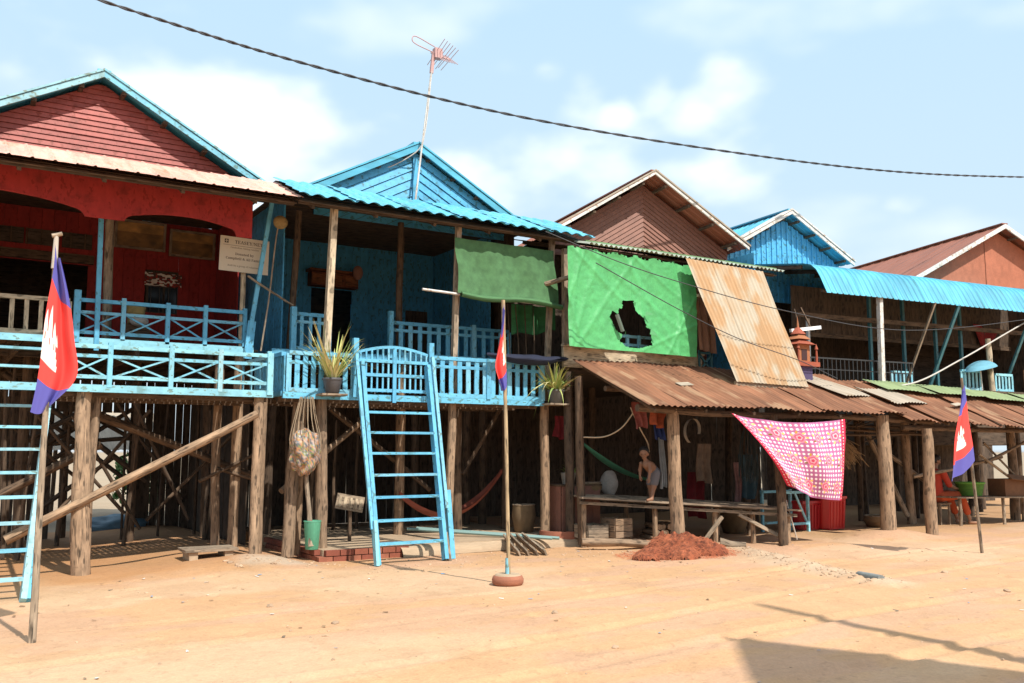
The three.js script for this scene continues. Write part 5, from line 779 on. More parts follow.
{ // pink flowered cloth
  const ct = canvasTex(1024, 700, (c, w, h) => {
    c.fillStyle = '#c58fae'; c.fillRect(0, 0, w, h); const s = 38; for (let y = 0; y < h; y += s) { c.fillStyle = 'rgba(165,95,150,.55)'; c.fillRect(0, y, w, s * 0.42); } for (let x = 0; x < w; x += s) { c.fillStyle = 'rgba(190,80,130,.45)'; c.fillRect(x, 0, s * 0.42, h); }
    for (let y = 0; y < h; y += s) for (let x = 0; x < w; x += s) { c.fillStyle = '#fff6f4'; c.beginPath(); c.ellipse(x + s * 0.71, y + s * 0.71, s * 0.28, s * 0.26, 0, 0, 7); c.fill(); }
    const q = rngOf(77); for (let k = 0; k < 15; k++) { const x = 120 + (k % 5) * 190 + (Math.floor(k / 5) % 2) * 80 + q() * 20, y = 110 + Math.floor(k / 5) * 230 + q() * 40, r = 44 + q() * 16; for (let j = 0; j < 7; j++) { c.fillStyle = ['#e8c05a', '#caa23c', '#f0d37a', '#8a6b33'][j % 4]; c.beginPath(); c.ellipse(x + Math.cos(j * 0.9) * r * 1.25, y + Math.sin(j * 0.9) * r * 1.15, r * 0.30, r * 0.17, j, 0, 7); c.fill(); } for (const [m, col] of [[1, '#ef8fa4'], [0.75, '#e0607e'], [0.5, '#f7b6bf'], [0.28, '#d84a68']]) { c.fillStyle = col; c.beginPath(); for (let a = 0; a <= 6.3; a += 0.2) c.lineTo(x + Math.cos(a) * r * m * (1 + 0.12 * Math.sin(a * 5 + m * 4)), y + Math.sin(a) * r * m * (1 + 0.12 * Math.cos(a * 5))); c.fill(); } }
    for (const x of [0, w - 64]) { c.fillStyle = '#d32148'; c.fillRect(x, 0, 64, h); for (let y = 0; y < h; y += 26) { c.fillStyle = y % 52 ? '#f0a0a8' : '#f9dada'; c.fillRect(x + 22, y, 16, 14); } }
  });
  const m = mesh(scene, 'flowered_cloth', surf(60, 44, (u, v) => { const L = [mix(12.62, 11.27, Math.pow(v, 0.95)), mix(1.02, 2.24, v)], R = [mix(13.95, 14.25, v), mix(0.74, 2.2, v)]; return [mix(L[0], R[0], u), mix(L[1], R[1], u) - 0.11 * Math.sin(u * Math.PI) * v - 0.07 * Math.sin(u * Math.PI) * (1 - v), -11.22 + 0.07 * Math.sin(u * 9 + v * 3) * (1 - 0.4 * v) + 0.045 * Math.sin(u * 21 + v * 2) * (0.4 + 0.6 * v) + 0.05 * (fbm(u * 5, v * 4, 3, 3) - 0.5) + 0.08 * Math.sin(v * 3)]; }), new THREE.MeshPhysicalMaterial({ map: ct, roughness: 0.9, side: THREE.DoubleSide, transmission: 0.1, thickness: 0 }));
  m.userData = { label: 'pink flowered checked cloth hung out from the lean-to eave', category: 'cloth' };
}
function plasticCrate(label, x, y, z, w, h, d, m, ry) { const o = thing('plastic_crate', label, 'crate', 'red crates behind the flowered cloth'); const s = mesh(o, 'body', new THREE.CylinderGeometry(0.7071, 0.62, h, 4, 1, true).rotateY(Math.PI / 4).scale(w, 1, d), m); s.position.set(0, h / 2, 0); const r = mesh(o, 'rim', ubox(w * 1.06, 0.05, d * 1.06), m); r.position.set(0, h - 0.02, 0); const l = mesh(o, 'base', ubox(w * 0.88, 0.03, d * 0.88), m); l.position.set(0, 0.02, 0); for (let k = -2; k <= 2; k++) { const b = mesh(o, 'rib', ubox(0.03, h * 0.8, 0.02), m); b.position.set(k * w * 0.18, h * 0.45, d * 0.475); b.rotation.x = 0.06; } o.position.set(x, y, z); o.rotation.y = ry; }
plasticCrate('bright red plastic crate, the right one behind the flowered cloth', 16.0, 0.02, -13.2, 0.62, 0.66, 0.5, M(0.55, 0.022, 0.02, { rough: 0.35 }), 0.1);
plasticCrate('dark red plastic crate, the left one behind the flowered cloth', 15.42, 0.02, -13.35, 0.55, 0.58, 0.5, M(0.40, 0.016, 0.02, { rough: 0.4 }), 0.0);
{
  const o = thing('steel_trestle', 'pale blue steel frame standing by the red crates', 'frame'); for (const z of [-12.95, -13.4]) { for (const x of [14.30, 15.12]) beam(o, 'leg', [x, 0.0, z], [x, 0.84, z], 0.05, 0.05, mats.paleblue); beam(o, 'rail', [14.3, 0.80, z], [15.12, 0.80, z], 0.05, 0.05, mats.paleblue); beam(o, 'rail', [14.3, 0.18, z], [15.12, 0.18, z], 0.045, 0.045, mats.paleblue); beam(o, 'diagonal', [14.75, 0.78, z], [15.08, 0.2, z], 0.04, 0.03, mats.paleblue); } settle(o, 14.7, 0, -13.2);
}
// hung clothes and bundles in the shade
function hung(name, label, x, y, z, w, h, c, seed, taper = 0, group) { const m = mesh(scene, name, surf(18, 14, (u, v) => [x + (u - 0.5) * w * (1 - taper * (1 - v)) + 0.02 * Math.sin(v * 5 + seed), y - h * (1 - v) - 0.03 * Math.sin(u * 6 + seed) * (1 - v), z + 0.05 * Math.sin(u * 13 + seed + v) * (1.2 - v)]), M(...c, { map: T.weave, rough: 0.95 })); m.name = numbered(name); m.userData = { label, category: 'cloth' }; if (group) m.userData.group = group; return m; }
hung('hung_cloth', 'faded red cloth bunched under the left end of the lean-to eave', 9.95, 2.42, -11.95, 0.35, 0.42, [0.34, 0.09, 0.07], 1, 0.4, 'cloths hung below the lean-to'); hung('hung_cloth', 'orange red cloth sagging beside the blue cloth under the eave', 10.28, 2.34, -11.85, 0.40, 0.32, [0.40, 0.085, 0.03], 4, 0.3, 'cloths hung below the lean-to'); hung('hung_cloth', 'dark blue cloth hanging next to the log post', 10.50, 2.32, -12.1, 0.2, 0.5, [0.03, 0.06, 0.22], 2, 0, 'cloths hung below the lean-to'); hung('hung_cloth', 'pale grey strip of cloth hanging behind the log post', 10.72, 2.1, -12.3, 0.10, 1.1, [0.4, 0.42, 0.42], 7, 0, 'cloths hung below the lean-to');
hung('hung_cloth', 'cream shirt hanging deep in the lean-to shade', 12.95, 1.76, -13.6, 0.36, 0.75, [0.36, 0.26, 0.18], 3, -0.2, 'cloths hung below the lean-to'); hung('hung_cloth', 'dark teal trousers hanging behind the platform end', 13.75, 1.55, -13.2, 0.55, 0.85, [0.03, 0.08, 0.11], 5, 0.1, 'cloths hung below the lean-to'); hung('hung_cloth', 'pinkish cloth hanging left of the dark teal trousers', 13.38, 1.4, -13.15, 0.18, 0.75, [0.4, 0.22, 0.2], 6, 0.2, 'cloths hung below the lean-to'); hung('hung_cloth', 'deep red cloth hanging behind the platform', 13.1, 1.2, -14.0, 0.5, 0.9, [0.22, 0.015, 0.02], 9, 0, 'cloths hung below the lean-to'); hung('hung_cloth', 'red cloth hanging behind the landing corner post', 9.75, 2.25, -13.9, 0.3, 0.4, [0.25, 0.02, 0.03], 11, 0, 'cloths hung below the lean-to');
{
  const h = mesh(scene, 'hammock', surf(40, 8, (u, v) => { const s = v - 0.5, w = 0.05 + 0.3 * Math.sin(Math.PI * clamp(u, 0.02, 0.98)); return [9.5 + u * 1.75, 1.76 - 0.95 * u + 0.25 * u * u + 0.15 * s * s - 0.1 * Math.sin(u * 3.14), -13.0 + s * w]; }), M(0.04, 0.22, 0.15, { map: T.weave })); h.name = 'hammock_001'; h.userData = { label: 'green hammock sloping down behind the child', category: 'hammock' };
  const w = mesh(scene, 'sack', new THREE.IcosahedronGeometry(0.2, 4), M(0.5, 0.47, 0.42, { map: T.mottle })); { const p = w.geometry.attributes.position; for (let i = 0; i < p.count; i++) { const k = 0.85 + 0.35 * vn(p.getX(i) * 9 + 9, p.getY(i) * 9 + 9, p.getZ(i) * 9 + 9); p.setXYZ(i, p.getX(i) * k * 0.85, p.getY(i) * k * 1.15, p.getZ(i) * k * 0.8); } w.geometry.computeVertexNormals(); } w.position.set(10.86, 1.02, -13.95); w.userData = { label: 'white stuffed sack sitting at the back of the platform', category: 'sack' };
  const rb = mesh(scene, 'ribbon', surf(30, 2, (u, v) => { const a = u * 4.6 - 0.4; return [10.96 + 0.16 * Math.cos(a) * (1 + 0.2 * u), 1.98 - 0.05 * u + 0.2 * Math.sin(a), -11.78 + 0.02 * u + (v - 0.5) * 0.07]; }), M(0.42, 0.36, 0.28, { map: T.weave })); rb.userData = { label: 'pale ribbon looped from the top of the log post', category: 'ribbon' };
  // straw bundle and looped ropes
  const sb = thing('straw_bundle', 'dry straw bundle hanging right of the flowered cloth', 'straw'), st = []; for (let k = 0; k < 170; k++) { const a = V3(16.1 + rr(-0.3, 0.3), 1.75 + rr(-0.15, 0.15), -12.9 + rr(-0.12, 0.12)), b = a.clone().add(V3(rr(-0.1, 0.5), rr(-0.45, -0.1), rr(-0.1, 0.1))); const g = new THREE.CylinderGeometry(0.006, 0.004, 1, 4, 1); g.scale(1, a.distanceTo(b), 1); const m = new THREE.Object3D(); orient(m, a, b); m.updateMatrix(); g.applyMatrix4(m.matrix); st.push(g); } mesh(sb, 'straw', mergeGeometries(st), M(0.34, 0.22, 0.11)).userData.kind = 'stuff'; settle(sb, 16.2, 1.3, -12.9); tube(sb, 'tie', [[0.1, 0.45, 0], [0.1, 1.2, 0.05]], 0.01, mats.rope, 6);
  const rp = thing('rope', 'slack rope looping between lean-to posts above the hammock', 'rope'); tube(rp, 'strand', [[9.5, 1.85, -12.9], [9.8, 1.86, -12.7], [10.0, 2.0, -12.5], [10.15, 2.3, -12.3]], 0.012, mats.rope, 20); tube(rp, 'strand', [[10.05, 2.35, -12.3], [10.25, 2.0, -12.3], [10.5, 1.75, -12.4], [10.62, 1.6, -12.5]], 0.011, mats.rope, 20); settle(rp, 9.5, 1.6, -12.9);
  for (const [a, b, lab] of [[[12.76, 1.05, -11.5], [13.4, 0.03, -11.75], 'thin pale rod propped under the flowered cloth']]) { const m = mesh(scene, 'prop_rod', logGeo(V3(...a).distanceTo(V3(...b)), 0.014, 0.012, 2), mats.white); orient(m, V3(...a), V3(...b)); m.userData = { label: lab, category: 'rod' }; }
}
{ // right end: bench, basket, poles
  const o = thing('plank_bench', 'low plank bench behind the leaning flag at the right', 'bench'); for (let k = 0; k < 4; k++) beam(o, 'plank', [18.9, 0.62, -12.2 - k * 0.17], [21.9, 0.58, -11.7 - k * 0.17], 0.03, 0.16, mats.plank); for (const [x, z] of [[19.1, -12.2], [20.4, -12.0], [21.7, -11.8], [19.1, -12.7], [21.7, -12.3]]) log(o, 'leg', [x, -0.02, z], [x, 0.6, z], 0.035, 0.035, mats.plank); settle(o, 20.4, 0, -12);
  const b = thing('basket', 'bright green plastic basket on the low bench', 'basket'); mesh(b, 'body', new THREE.CylinderGeometry(0.30, 0.24, 0.28, 20, 1, true).translate(19.65, 0.78, -12.3), M(0.12, 0.30, 0.04, { map: T.weave })); mesh(b, 'rim', new THREE.TorusGeometry(0.30, 0.02, 8, 24).rotateX(Math.PI / 2).translate(19.65, 0.92, -12.3), M(0.14, 0.34, 0.05)); mesh(b, 'bottom', new THREE.CylinderGeometry(0.24, 0.24, 0.02, 20).translate(19.65, 0.65, -12.3), M(0.12, 0.3, 0.04)); settle(b, 19.65, 0.64, -12.3);
  const bx = thing('cardboard_box', 'brown carton on the right end of the low bench', 'box'); box(bx, 'carton', 20.9, 0.80, -12.1, 0.9, 0.4, 0.45, M(0.22, 0.10, 0.045, { map: T.mottle }), -0.15); box(bx, 'flap', 20.9, 1.02, -11.82, 0.86, 0.012, 0.2, M(0.25, 0.12, 0.055, { map: T.mottle }), -0.15, 0.6); settle(bx, 20.9, 0.6, -12.1);
  const PS = [[[20.0, 1.35, -12.1], [21.6, 1.95, -11.9], 0.035, 1], [[19.6, 1.55, -12], [21.4, 0.65, -11.9], 0.03, 2], [[18.1, 1.05, -12.6], [20.8, 1.5, -12.2], 0.04, 0], [[18.0, 1.6, -13.2], [19.4, 0.8, -13.0], 0.05, 0], [[20.1, 1.8, -12.2], [21.2, 0.9, -12.0], 0.025, 1], [[17.4, 2.0, -13.2], [18.4, 0.2, -13.0], 0.06, 0]];
  PS.forEach(([a, c, r, k], i) => { const m = mesh(scene, 'loose_pole', logGeo(V3(...a).distanceTo(V3(...c)), r, r * 0.9, i * 3.1), mats.plank[k]); m.name = numbered('loose_pole'); orient(m, V3(...a), V3(...c)); m.userData = { label: ['pale pole slanting up above the low bench', 'pale rod sloping down to the right over the bench', 'long pole lying almost level behind the leaning flag', 'dark pole slanting between the two log posts', 'thin rod crossing the other poles at the right edge', 'thick dark timber leaning behind the right log posts'][i], category: 'pole', group: 'poles leaning at the right end' }; });
}

// ================================================================ things on the right-hand porch
{
  const o = thing('spirit_house', 'small orange red shrine with tiered roof beside the leaning sheet', 'shrine'), S = M(0.42, 0.10, 0.05, { map: T.mottle }), G = M(0.46, 0.17, 0.07, { map: T.mottle }), x = 14.95, z = -12.85, y = 3.05;
  box(o, 'pedestal', x, y + 0.12, z, 0.34, 0.30, 0.30, M(0.10, 0.07, 0.16, { map: T.mottle })); box(o, 'base', x, y + 0.31, z, 0.62, 0.09, 0.46, S); box(o, 'cella', x - 0.05, y + 0.54, z, 0.34, 0.36, 0.28, G);
  for (const d of [-1, 1]) { log(o, 'column', [x + d * 0.27, y + 0.35, z + 0.18], [x + d * 0.27, y + 0.62, z + 0.18], 0.025, 0.02, S); mesh(o, 'finial', new THREE.ConeGeometry(0.04, 0.12, 8).translate(x + d * 0.27, y + 0.68, z + 0.18), S); }
  box(o, 'doorway', x - 0.05, y + 0.50, z + 0.142, 0.16, 0.22, 0.01, M(0.05, 0.02, 0.02)); for (let k = 0; k < 3; k++) mesh(o, 'roof_tier', new THREE.ConeGeometry(0.34 - k * 0.09, 0.18, 4).rotateY(Math.PI / 4).translate(x - 0.05, y + 0.80 + k * 0.11, z), k % 2 ? G : S); mesh(o, 'spire', new THREE.ConeGeometry(0.03, 0.26, 8).translate(x - 0.05, y + 1.18, z), G);
  settle(o, x, y, z);
  const l = thing('tube_lamp', 'unlit white tube lamp hanging above the small shrine', 'lamp'); beam(l, 'tube', [14.80, 4.06, -12.95], [15.70, 4.19, -12.95], 0.07, 0.06, M(0.85, 0.86, 0.84, { rough: 0.35 })); beam(l, 'bracket', [15.1, 4.2, -13.0], [15.1, 4.55, -13.1], 0.025, 0.025, mats.darkwood); beam(l, 'bracket', [15.45, 4.2, -13.0], [15.3, 4.6, -13.1], 0.025, 0.025, mats.darkwood); settle(l, 15.2, 4.05, -13);
  const u = thing('parasol', 'half folded pale blue parasol on the right porch', 'parasol'); mesh(u, 'canopy', new THREE.SphereGeometry(0.55, 18, 8, 0, 6.2832, 0, 1.2).scale(1, 0.55, 0.6).rotateZ(0.2).translate(21.1, 3.45, -12.75), M(0.16, 0.42, 0.55, { map: T.mottle })); log(u, 'shaft', [21.1, 3.02, -12.75], [21.05, 3.75, -12.75], 0.015, 0.015, mats.white); settle(u, 21.1, 3.02, -12.75);
  const r = mesh(scene, 'hung_cloth', surf(20, 14, (uu, v) => [22.75 + uu * 1.6 * (0.25 + 0.75 * v) + 0.3 * (1 - v), 4.35 + 0.55 * v - 0.08 * Math.sin(uu * 3.14), -13.9 + 0.06 * Math.sin(uu * 12)]), M(0.34, 0.02, 0.02, { map: T.weave })); r.name = numbered('hung_cloth'); r.userData = { label: 'red cloth draped under the curved blue awning', category: 'cloth', group: 'cloths hung below the lean-to' };
  r.userData.group = undefined; delete r.userData.group;
}

// ================================================================ people
function sdfGeo(d, c, half, cell) {
  const n = Math.min(90, Math.ceil(2 * Math.max(...half) / cell) + 2), mc = new MarchingCubes(n, new THREE.MeshBasicMaterial(), false, false, 90000), H = Math.max(...half); mc.isolation = 0;
  for (let k = 0; k < n; k++) for (let j = 0; j < n; j++) for (let i = 0; i < n; i++) mc.field[k * n * n + j * n + i] = -d(c[0] + ((i - n / 2) / (n / 2)) * H, c[1] + ((j - n / 2) / (n / 2)) * H, c[2] + ((k - n / 2) / (n / 2)) * H);
  mc.update(); const m = mc.count, g = new THREE.BufferGeometry(); g.setAttribute('position', new THREE.Float32BufferAttribute(mc.positionArray.slice(0, m * 3), 3)); g.setAttribute('normal', new THREE.Float32BufferAttribute(mc.normalArray.slice(0, m * 3), 3)); g.scale(H, H, H).translate(...c); g.computeVertexNormals(); return g;
}
const cap = (p, [ax, ay, az], ra, [bx, by, bz], rb) => { const dx = bx - ax, dy = by - ay, dz = bz - az, t = clamp(((p[0] - ax) * dx + (p[1] - ay) * dy + (p[2] - az) * dz) / (dx * dx + dy * dy + dz * dz + 1e-9)); return Math.hypot(p[0] - ax - t * dx, p[1] - ay - t * dy, p[2] - az - t * dz) - mix(ra, rb, t); };
const smin = (a, b, k) => { const h = clamp(0.5 + 0.5 * (b - a) / k); return mix(b, a, h) - k * h * (1 - h); };
const field = (bones, k) => (x, y, z) => { let d = 9; for (const b of bones) d = smin(d, cap([x, y, z], ...b), k); return d; };
// hand: wrist, direction, side; five fingers
function handBones(w, dir, side, s) { const W = V3(...w), D = V3(...dir).normalize(), S = V3(...side).normalize(), N = D.clone().cross(S); const P = (f, l, n) => { const q = W.clone().addScaledVector(D, f * s).addScaledVector(S, l * s).addScaledVector(N, n * s); return [q.x, q.y, q.z]; }; const o = [[P(0, 0, 0), 0.024 * s, P(0.07, -0.012, 0), 0.024 * s], [P(0, 0.01, 0), 0.022 * s, P(0.07, 0.02, 0), 0.022 * s]]; [[-0.03, 0.065, 0.9], [-0.01, 0.078, 1], [0.012, 0.074, 0.97], [0.032, 0.058, 0.8]].forEach(([l, L, q]) => { o.push([P(0.075, l, 0), 0.0095 * s, P(0.075 + L * 0.55, l * 1.15, 0.012), 0.009 * s], [P(0.075 + L * 0.55, l * 1.15, 0.012), 0.009 * s, P(0.075 + L * 0.95, l * 1.15, 0.038), 0.0075 * s]); }); o.push([P(0.02, -0.028, 0), 0.012 * s, P(0.055, -0.058, 0.015), 0.0105 * s], [P(0.055, -0.058, 0.015), 0.0105 * s, P(0.088, -0.064, 0.028), 0.009 * s]); return o; }
function headBones(c, f, r) { const C = V3(...c), F = V3(...f).normalize(), U = UP.clone().addScaledVector(F, -F.y).normalize(), R = F.clone().cross(U); const P = (a, b, d) => { const q = C.clone().addScaledVector(F, a * r).addScaledVector(U, b * r).addScaledVector(R, d * r); return [q.x, q.y, q.z]; }; return { P, bones: [[P(-0.1, 0.25, 0), r * 0.88, P(-0.05, 0.1, 0), r * 0.88], [P(0.15, -0.2, 0), r * 0.66, P(0.28, -0.72, 0), r * 0.38], [P(0.78, 0.02, 0), r * 0.07, P(0.98, -0.28, 0), r * 0.11], [P(0.70, -0.55, -0.16), r * 0.10, P(0.70, -0.55, 0.16), r * 0.10], [P(-0.05, 0.05, -0.82), r * 0.10, P(-0.05, -0.28, -0.80), r * 0.12], [P(-0.05, 0.05, 0.82), r * 0.10, P(-0.05, -0.28, 0.80), r * 0.12]] }; }
function person(label, { bones, head, face, hr, hands, cloth, clothC, skin, hs, hat, c, half }) {
  const o = thing('person', label, 'person'), skinM = M(...skin, { rough: 0.6 }), parts = [sdfGeo(field(bones, 0.03), c, half, 0.013)], hb = headBones(head, face, hr); parts.push(sdfGeo(field(hb.bones, hr * 0.14), head, [hr * 1.7, hr * 1.7, hr * 1.7], hr * 0.05)); for (const [w, d, s] of hands) parts.push(sdfGeo(field(handBones(w, d, s, hs), 0.004 * hs), [w[0] + V3(...d).normalize().x * 0.08 * hs, w[1] + V3(...d).normalize().y * 0.08 * hs, w[2] + V3(...d).normalize().z * 0.08 * hs], [0.14 * hs, 0.14 * hs, 0.14 * hs], 0.0035 * hs));
  const body = mesh(o, 'body', mergeGeometries(parts), skinM);
  cloth.forEach((b, i) => mesh(o, ['shorts', 'shirt'][i] ?? 'garment', sdfGeo(field(b, 0.035), c, half, 0.013), M(...clothC[i], { rough: 0.9 })));
  const P = hb.P, hair = (x, y, z) => { const q = [x, y, z], d = field([[P(-0.16, 0.36, 0), hr * 1.0, P(-0.32, 0.0, 0), hr * 0.92]], 0.01)(x, y, z), f = V3(...face).normalize(), C = V3(...head), a = V3(x, y, z).sub(C); return Math.max(d, a.dot(f) - hr * (0.25 + 0.55 * clamp(a.y / hr)), -a.y - hr * 0.5); };
  mesh(o, 'hair', sdfGeo(hair, head, [hr * 1.6, hr * 1.6, hr * 1.6], hr * 0.06), M(0.012, 0.009, 0.008, { rough: 0.6 })); for (const s of [-1, 1]) { const e = mesh(o, 'eye', new THREE.SphereGeometry(hr * 0.10, 8, 6), M(0.02, 0.015, 0.012, { rough: 0.3 })); e.position.set(...P(0.76, 0.0, s * 0.32)); }
  return o;
}
{ // child leaning forward at the edge of the platform
  const y = 0.765, X = 10.53, Z = -12.42;
  const hip = [X + 0.15, y + 0.47, Z - 0.02], neck = [X - 0.09, y + 0.67, Z + 0.04];
  const legA = [[[hip[0] - 0.03, hip[1], Z + 0.05], 0.066, [X + 0.06, y + 0.25, Z + 0.05], 0.048], [[X + 0.06, y + 0.25, Z + 0.05], 0.046, [X, y + 0.05, Z + 0.06], 0.028], [[X, y + 0.03, Z + 0.06], 0.03, [X - 0.11, y + 0.022, Z + 0.08], 0.02]];
  const legB = [[[hip[0] + 0.01, hip[1], Z - 0.08], 0.066, [X + 0.11, y + 0.26, Z - 0.1], 0.048], [[X + 0.11, y + 0.26, Z - 0.1], 0.046, [X + 0.14, y + 0.05, Z - 0.12], 0.028], [[X + 0.14, y + 0.03, Z - 0.12], 0.03, [X + 0.03, y + 0.022, Z - 0.10], 0.02]];
  const torso = [[hip, 0.092, [X + 0.03, y + 0.58, Z], 0.088], [[X + 0.03, y + 0.58, Z], 0.088, [neck[0] + 0.02, neck[1] - 0.05, neck[2]], 0.082], [neck, 0.034, [neck[0] - 0.03, neck[1] + 0.06, neck[2]], 0.034]];
  const arm = (zz, ex, ey) => [[[neck[0] + 0.01, neck[1] - 0.03, Z + zz], 0.036, [X - 0.10 + ex, y + 0.53, Z + zz * 1.35], 0.03], [[X - 0.10 + ex, y + 0.53, Z + zz * 1.35], 0.028, [X - 0.14 + ex, y + 0.40 + ey, Z + zz * 1.2 + 0.03], 0.02]];
  const o = person('small child in grey shorts leaning forward on the plank platform', { bones: [...legA, ...legB, ...torso, ...arm(0.115, 0, 0), ...arm(-0.1, 0.02, 0.03)], head: [neck[0] - 0.05, neck[1] + 0.14, neck[2] + 0.01], face: [-0.75, -0.2, 0.65], hr: 0.09, hs: 0.62, hands: [[[X - 0.14, y + 0.40, Z + 0.168], [-0.1, -1, 0.1], [0.2, 0, 1]], [[X - 0.12, y + 0.43, Z - 0.09], [-0.1, -1, 0.1], [0.2, 0, -1]]], cloth: [[[hip, 0.108, [hip[0] - 0.04, hip[1] + 0.05, hip[2]], 0.10], [[hip[0] - 0.03, hip[1], Z + 0.05], 0.084, [X + 0.075, y + 0.31, Z + 0.05], 0.072], [[hip[0] + 0.01, hip[1], Z - 0.08], 0.084, [X + 0.115, y + 0.31, Z - 0.1], 0.072]]], clothC: [[0.16, 0.15, 0.16]], skin: [0.27, 0.135, 0.078], c: [X, y + 0.42, Z], half: [0.5, 0.5, 0.5] });
  settle(o, X, y, Z);
}
{ // person in orange red clothes sitting at the right
  const X = 19.0, Z = -12.7, hip = [X + 0.05, 0.62, Z];
  const leg = zz => [[[hip[0], 0.62, Z + zz], 0.095, [X + 0.50, 0.66, Z + zz * 1.5 + 0.12], 0.07], [[X + 0.50, 0.66, Z + zz * 1.5 + 0.12], 0.062, [X + 0.66, 0.14, Z + zz * 1.5 + 0.2], 0.04], [[X + 0.66, 0.06, Z + zz * 1.5 + 0.2], 0.04, [X + 0.84, 0.04, Z + zz * 1.5 + 0.26], 0.03]];
  const arm = zz => [[[X + 0.02, 1.14, Z + zz], 0.055, [X + 0.12, 0.88, Z + zz * 1.35], 0.045], [[X + 0.12, 0.88, Z + zz * 1.35], 0.042, [X + 0.36, 0.80, Z + zz * 1.1 + 0.05], 0.03]];
  const torso = [[hip, 0.13, [X, 0.9, Z], 0.12], [[X, 0.9, Z], 0.12, [X + 0.0, 1.10, Z], 0.13], [[X + 0.02, 1.18, Z], 0.05, [X + 0.05, 1.32, Z], 0.05]];
  const B = [...leg(0.1), ...leg(-0.1), ...torso, ...arm(0.19), ...arm(-0.19)];
  const grow = (b, k) => b.map(([a, ra, c, rb]) => [a, ra + k, c, rb + k]);
  const o = person('person in orange red clothes sitting behind the leaning flag', { bones: B, head: [X + 0.08, 1.41, Z], face: [0.8, -0.25, 0.5], hr: 0.10, hs: 0.95, hands: [[[X + 0.36, 0.80, Z + 0.26], [1, -0.2, 0], [0, 0, 1]], [[X + 0.36, 0.80, Z - 0.16], [1, -0.2, 0], [0, 0, -1]]], cloth: [grow([...leg(0.1).slice(0, 1), ...leg(-0.1).slice(0, 1), [[X + 0.50, 0.66, Z + 0.27], 0.062, [X + 0.62, 0.28, Z + 0.33], 0.055], [[X + 0.50, 0.66, Z - 0.03], 0.062, [X + 0.62, 0.28, Z + 0.03], 0.055], [hip, 0.13, hip, 0.13]], 0.018), grow([[hip, 0.13, [X, 0.9, Z], 0.12], [[X, 0.9, Z], 0.12, [X, 1.10, Z], 0.125], ...arm(0.19).slice(0, 1), ...arm(-0.19).slice(0, 1)], 0.018)], clothC: [[0.50, 0.09, 0.03], [0.45, 0.05, 0.025]], skin: [0.33, 0.17, 0.10], c: [X + 0.25, 0.75, Z + 0.05], half: [0.78, 0.78, 0.78] });
  settle(o, X, 0, Z);
  const s = thing('stool', 'low wooden stool under the person in orange red', 'stool'); box(s, 'seat', X + 0.05, 0.47, Z, 0.4, 0.04, 0.4, mats.plank); for (const a of [-1, 1]) for (const b of [-1, 1]) box(s, 'leg', X + 0.05 + a * 0.16, 0.22, Z + b * 0.16, 0.04, 0.47, 0.04, mats.plank); settle(s, X + 0.05, 0, Z);
}

// ================================================================ wires
function cable(name, label, pts, r, m, twist) { if (twist) { const o = thing(name, label, 'cable'), cv = new THREE.CatmullRomCurve3(pts.map(p => V3(...p))), n = 420; for (const ph of [0, Math.PI]) { const P = []; for (let i = 0; i <= n; i++) { const p = cv.getPoint(i / n), a = i * 0.9 + ph; P.push([p.x, p.y + r * 0.55 * Math.cos(a), p.z + r * 0.55 * Math.sin(a)]); } tube(o, 'strand', P, r * 0.55, m, n * 2, 5); } return; } const c = tube(scene, name, pts, r, m, 80, 6); c.name = numbered(name); c.userData = { label, category: 'cable' }; }
cable('power_cable', 'thick dark power cable sagging across the sky', [[-7, 6.35], [-3, 5.75], [0.98, 5.31], [2.69, 5.17], [5.0, 5.12], [8.52, 5.30], [11.53, 5.57], [14.75, 6.01], [20, 6.85], [26, 8.0]].map(p => [p[0] * 1.75, 1.6 + (p[1] - 1.6) * 1.75, -14]), 0.025, mats.cable, true);
for (const [x, h, lab] of [[-12.25, 10.2, 'round timber utility pole beyond the left edge'], [45.5, 13, 'round timber utility pole beyond the right edge']]) { const o = thing('utility_pole', lab, 'pole', 'utility poles carrying the cable'); log(o, 'shaft', [x, -0.2, -14], [x, h, -14], 0.16, 0.11, mats.post[1], { bend: 0.003 }); beam(o, 'crossarm', [x, h - 0.2, -14.6], [x, h - 0.2, -13.4], 0.1, 0.08, mats.darkwood); settle(o, x, 0, -14); }
cable('thin_wire', 'thin wire crossing the tarpaulin and the leaning sheet, the upper one', [[8.4, 5.2, -12.4], [9.63, 4.75, -12.0], [11.19, 4.51, -12.0], [13.31, 4.24, -11.9], [17.0, 4.12, -12.0], [21.7, 4.69, -12.0], [24, 5.1, -12]], 0.008, mats.cable);
cable('thin_wire', 'thin wire crossing the leaning sheet low down', [[9.2, 4.71, -12.1], [10.94, 4.05, -12.0], [12.25, 3.64, -11.95], [13.8, 3.31, -11.9], [15.37, 3.06, -12.3]], 0.008, mats.cable);
cable('hose', 'pale hose rising from the green roof to the right awning', [[17.6, 2.98, -12.75], [18.38, 3.13, -12.6], [20.03, 3.70, -12.6], [22.79, 4.76, -12.6], [24, 5.2, -12.6]], 0.018, M(0.5, 0.47, 0.43));

